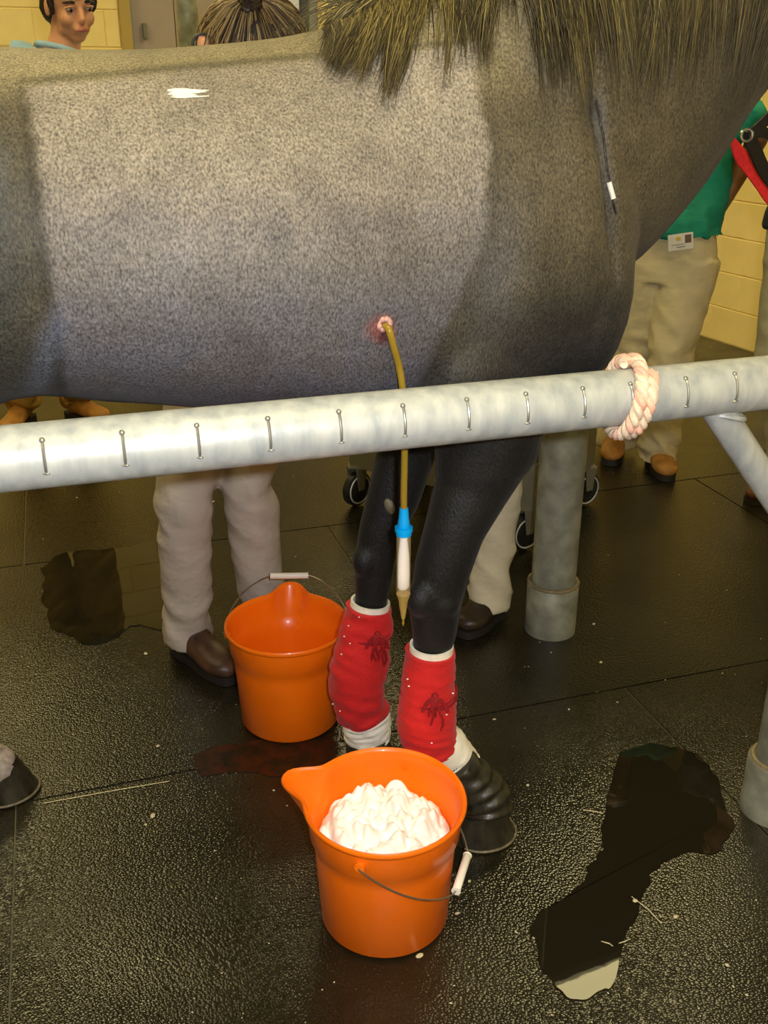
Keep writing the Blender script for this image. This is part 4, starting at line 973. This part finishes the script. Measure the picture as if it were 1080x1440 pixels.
# D: person behind the near foreleg
aD = G0(685, 878); 
pelD = Vector((.27, 2.72, .92))
JD = dict(head=Vector((.22, 2.58, 1.63)), B=basis(R(-80), R(20)), neck=Vector((.24, 2.64, 1.45)), chest=Vector((.25, 2.67, 1.28)), waist=Vector((.26, 2.70, 1.08)),
          hip=[pelD-Vector((.085, 0, 0)), pelD+Vector((.085, 0, 0))], knee=[Vector((.23, 2.76, .50)), Vector((.325, 2.60, .50))], ankle=[Vector((.20, 2.84, .09)), aD+Vector((.005, .03, .09))],
          toe=[Vector((.16, 2.68, .03)), G0(648, 897)+Vector((0, 0, .03))], shoulder=[Vector((.08, 2.64, 1.38)), Vector((.41, 2.66, 1.38))], elbow=[Vector((.03, 2.50, 1.15)), Vector((.42, 2.56, 1.15))], wrist=[Vector((.10, 2.30, 1.14)), Vector((.33, 2.32, 1.14))], cuff=.045)
person('person in pale khaki trousers and dark shoes behind the near foreleg', JD, M['skinA'], M['khaki_pale'], M['skyblue'], M['shoe_dark'], hair=M['hair'], legr=(.09, .083, .072, .064, .062), seed=31, wr=.014)
# E: person at the right edge
aE = G0(1100, 702)
pelE = Vector((1.52, 3.55, .95))
JE = dict(head=Vector((1.50, 3.45, 1.66)), B=basis(R(-150), R(10)), neck=Vector((1.52, 3.50, 1.48)), chest=Vector((1.52, 3.52, 1.30)), waist=Vector((1.52, 3.54, 1.10)),
          hip=[pelE+Vector((-.08, .03, 0)), pelE+Vector((.07, -.02, 0))], knee=[Vector((1.42, 3.52, .52)), Vector((1.58, 3.50, .52))], ankle=[aE+Vector((.03, .0, .09)), Vector((1.66, 3.56, .09))],
          toe=[G0(1050, 708)+Vector((0, 0, .03)), Vector((1.50, 3.46, .03))], shoulder=[Vector((1.36, 3.60, 1.40)), Vector((1.68, 3.44, 1.40))], elbow=[Vector((1.37, 3.44, 1.12)), Vector((1.74, 3.36, 1.14))], wrist=[Vector((1.43, 3.14, 1.04)), Vector((1.76, 3.34, .90))], cuff=.045)
person('person at the right edge in olive trousers and reddish brown shoes', JE, M['skinA'], M['olive'], mat('charcoal_cloth', (.03, .035, .04), .85), M['shoe_red'], hair=M['hair'], legr=(.10, .09, .076, .072, .074), seed=41, wr=.008)

# ------------------------------------------------------------------ cart behind the horse
k0, k1, k2 = Vector((-.10, 3.40, 0)), Vector((.47, 3.02, 0)), Vector((.74, 3.40, 0)); k3 = k0+(k2-k1)
cart = thing('equipment_cart', 'grey metal equipment cart on black casters behind the horse', 'cart', (k0+k2)/2)
ca = math.atan2(k1.y-k0.y, k1.x-k0.x); RC = Matrix.Rotation(ca, 3, 'Z'); cc = (k0+k2)/2
g = Geo(); g.box(cc+Vector((0, 0, .235)), (.74, .50, .16), RC); part('lower_tray', g, M['steel'], cart, smooth=0)
g = Geo(); g.box(cc+Vector((0, 0, .80)), (.74, .50, .035), RC); part('shelf', g, M['steel'], cart, smooth=0)
for (a, b) in ((-.35, -.23), (.35, -.23), (.35, .23), (-.35, .23)):
    g = Geo(); q = cc+RC@Vector((a, b, 0)); g.tube([q+Vector((0, 0, z)) for z in (.25, .95)], .012, 12); part('upright', g, M['steel'], cart)
g = Geo(); g.box(cc+RC@Vector((.366, 0, .46)), (.012, .46, .36), RC); part('end_panel', g, M['steel'], cart, smooth=0)
g = Geo(); g.tube([cc+RC@Vector((-.15, -.10, z)) for z in (.315, .34, .55)], [.10, .105, .115], 28); solo('yellow_tub', g, M['bin'], 'yellow plastic tub on the left of the cart tray', 'tub', cc+RC@Vector((-.15, -.10, .315)))
g = Geo(); g.tube([cc+RC@Vector((.20, -.12, z)) for z in (.315, .34, .47)], [.08, .09, .10], 28); solo('yellow_basin', g, M['bin'], 'yellow basin on the cart tray near the post', 'basin', cc+RC@Vector((.20, -.12, .315)))
for q in (k0, k1, k2, k3):
    cdir = R(60 if q is k1 else 35); dd = Vector((math.cos(cdir), math.sin(cdir), 0)); axl = Vector((-dd.y, dd.x, 0)); wc = q+Vector((0, 0, .066))
    if q is k0: axl = Vector((.75, -.66, 0)).normalized(); dd = Vector((.66, .75, 0)).normalized()
    if q is k1: axl = Vector((.55, -.83, 0)).normalized(); dd = Vector((.83, .55, 0)).normalized()
    g = Geo(); g.tube([wc-axl*.016, wc-axl*.012, wc+axl*.012, wc+axl*.016], [.058, .064, .064, .058], 32); cs = part('caster', g, M['black'], cart)
    g = Geo(); 
    for s in (-1, 1): g.tube([wc+axl*s*.0165+dd*.052*math.cos(t)+Vector((0, 0, .052*math.sin(t))) for t in np.linspace(0, 2*math.pi, 33)[:-1]], .0032, 6, closed=True)
    part('wheel_rim', g, M['galv'], cs)
    g = Geo()
    for s in (-1, 1): band(g, [wc+axl*s*.024, wc+axl*s*.024+Vector((0, 0, .09))], [.028, .055], .004, axl)
    g.box(wc+Vector((0, 0, .090)), (.06, .06, .006)); part('fork', g, M['steel'], cs, smooth=0)

# ------------------------------------------------------------------ puddles, debris
def puddle(pts, name, label, m, z=.0025, wob=.02, cat='puddle'):
    w_ = [G0(*p) for p in pts]; sp = spline([tuple(p) for p in w_+[w_[0]]], 10)[:-1]; k = len(sp); c_ = Vector((sum(p[0] for p in sp)/k, sum(p[1] for p in sp)/k, 0))
    out = []
    for p in sp:
        p = Vector(p); d = (p-c_); out.append(p+d.normalized()*wob*noise.noise(p*14)*1.0+d.normalized()*wob*.5*noise.noise(p*45))
    vs = [Vector((p.x, p.y, z)) for p in out]; low_ = [Vector((c_.x+(p.x-c_.x)*1.008, c_.y+(p.y-c_.y)*1.008, .0004)) for p in out]
    g = Geo(); g.add(vs+low_, [tuple(range(k)), tuple(range(2*k-1, k-1, -1))]+[(i, i+k, (i+1) % k+k, (i+1) % k) for i in range(k)])
    return solo(name, g, m, label, cat, c_, smooth=0)
puddle([(872, 1060), (925, 1045), (980, 1066), (1012, 1110), (1028, 1160), (1004, 1200), (962, 1200), (925, 1222), (905, 1262), (885, 1305), (872, 1345), (862, 1382), (825, 1405), (782, 1396), (765, 1360), (750, 1318), (758, 1285), (798, 1262), (832, 1220), (848, 1160), (858, 1100)], 'puddle', 'large dark puddle beside the right post mirroring the ceiling light', M['water'])
puddle([(58, 800), (100, 775), (160, 772), (235, 762), (246, 800), (240, 850), (238, 885), (190, 880), (160, 900), (110, 902), (70, 870)], 'puddle', 'shallow puddle left of the grey-khaki trousers reflecting brown cloth', M['water'])
puddle([(272, 1062), (330, 1045), (400, 1040), (470, 1042), (500, 1060), (470, 1085), (400, 1090), (330, 1085), (285, 1090)], 'puddle', 'reddish stained puddle between the two orange buckets', M['redwater'])
g = Geo(); rnd = random.Random(8)
G_ = [G0(62, 1130), G0(150, 1114), G0(238, 1099)]; g.tube([p+Vector((0, 0, .0012)) for p in G_], [(.0016, .0006)]*3, 6, side=Vector((0, 1, 0)))
spots = [(643, 1285), (1022, 1358), (893, 1268), (742, 1105), (695, 1012), (868, 988), (835, 878), (775, 918), (800, 998), (845, 932), (985, 502), (1000, 488), (300, 706), (205, 920), (440, 1118), (222, 1050), (205, 1160), (215, 1148), (385, 1112), (660, 1240), (950, 1290), (1050, 1400), (108, 700), (590, 1345)]
for (px, py) in spots:
    p = G0(px, py); r = rnd.uniform(.0025, .0055); g.ell(p+Vector((0, 0, r*.4)), (r*rnd.uniform(.6, 1.8), r, r*.5), Matrix.Rotation(rnd.uniform(0, 3), 3, 'Z'), nu=7, nv=5)
for k in range(190):
    p = G0(rnd.uniform(-60, 1140), rnd.uniform(640, 1500)); r = rnd.uniform(.0008, .0020); g.ell(p+Vector((0, 0, r*.4)), (r*rnd.uniform(.7, 2.2), r, r*.5), Matrix.Rotation(rnd.uniform(0, 3), 3, 'Z'), nu=5, nv=4)
for (a, b) in (((888, 1262), (930, 1300)), ((845, 1325), (862, 1332)), ((870, 1328), (884, 1322)), ((820, 1140), (848, 1145))):
    p, q = G0(*a), G0(*b); g.tube([p+Vector((0, 0, .002)), lerp(p, q, .5)+Vector((.004, 0, .003)), q+Vector((0, 0, .002))], .0010, 5)
solo('floor_debris', g, M['specks'], 'scattered pale specks and hay bits on the wet mats', 'debris', (0, 1.5, 0), kind='stuff', smooth=None)
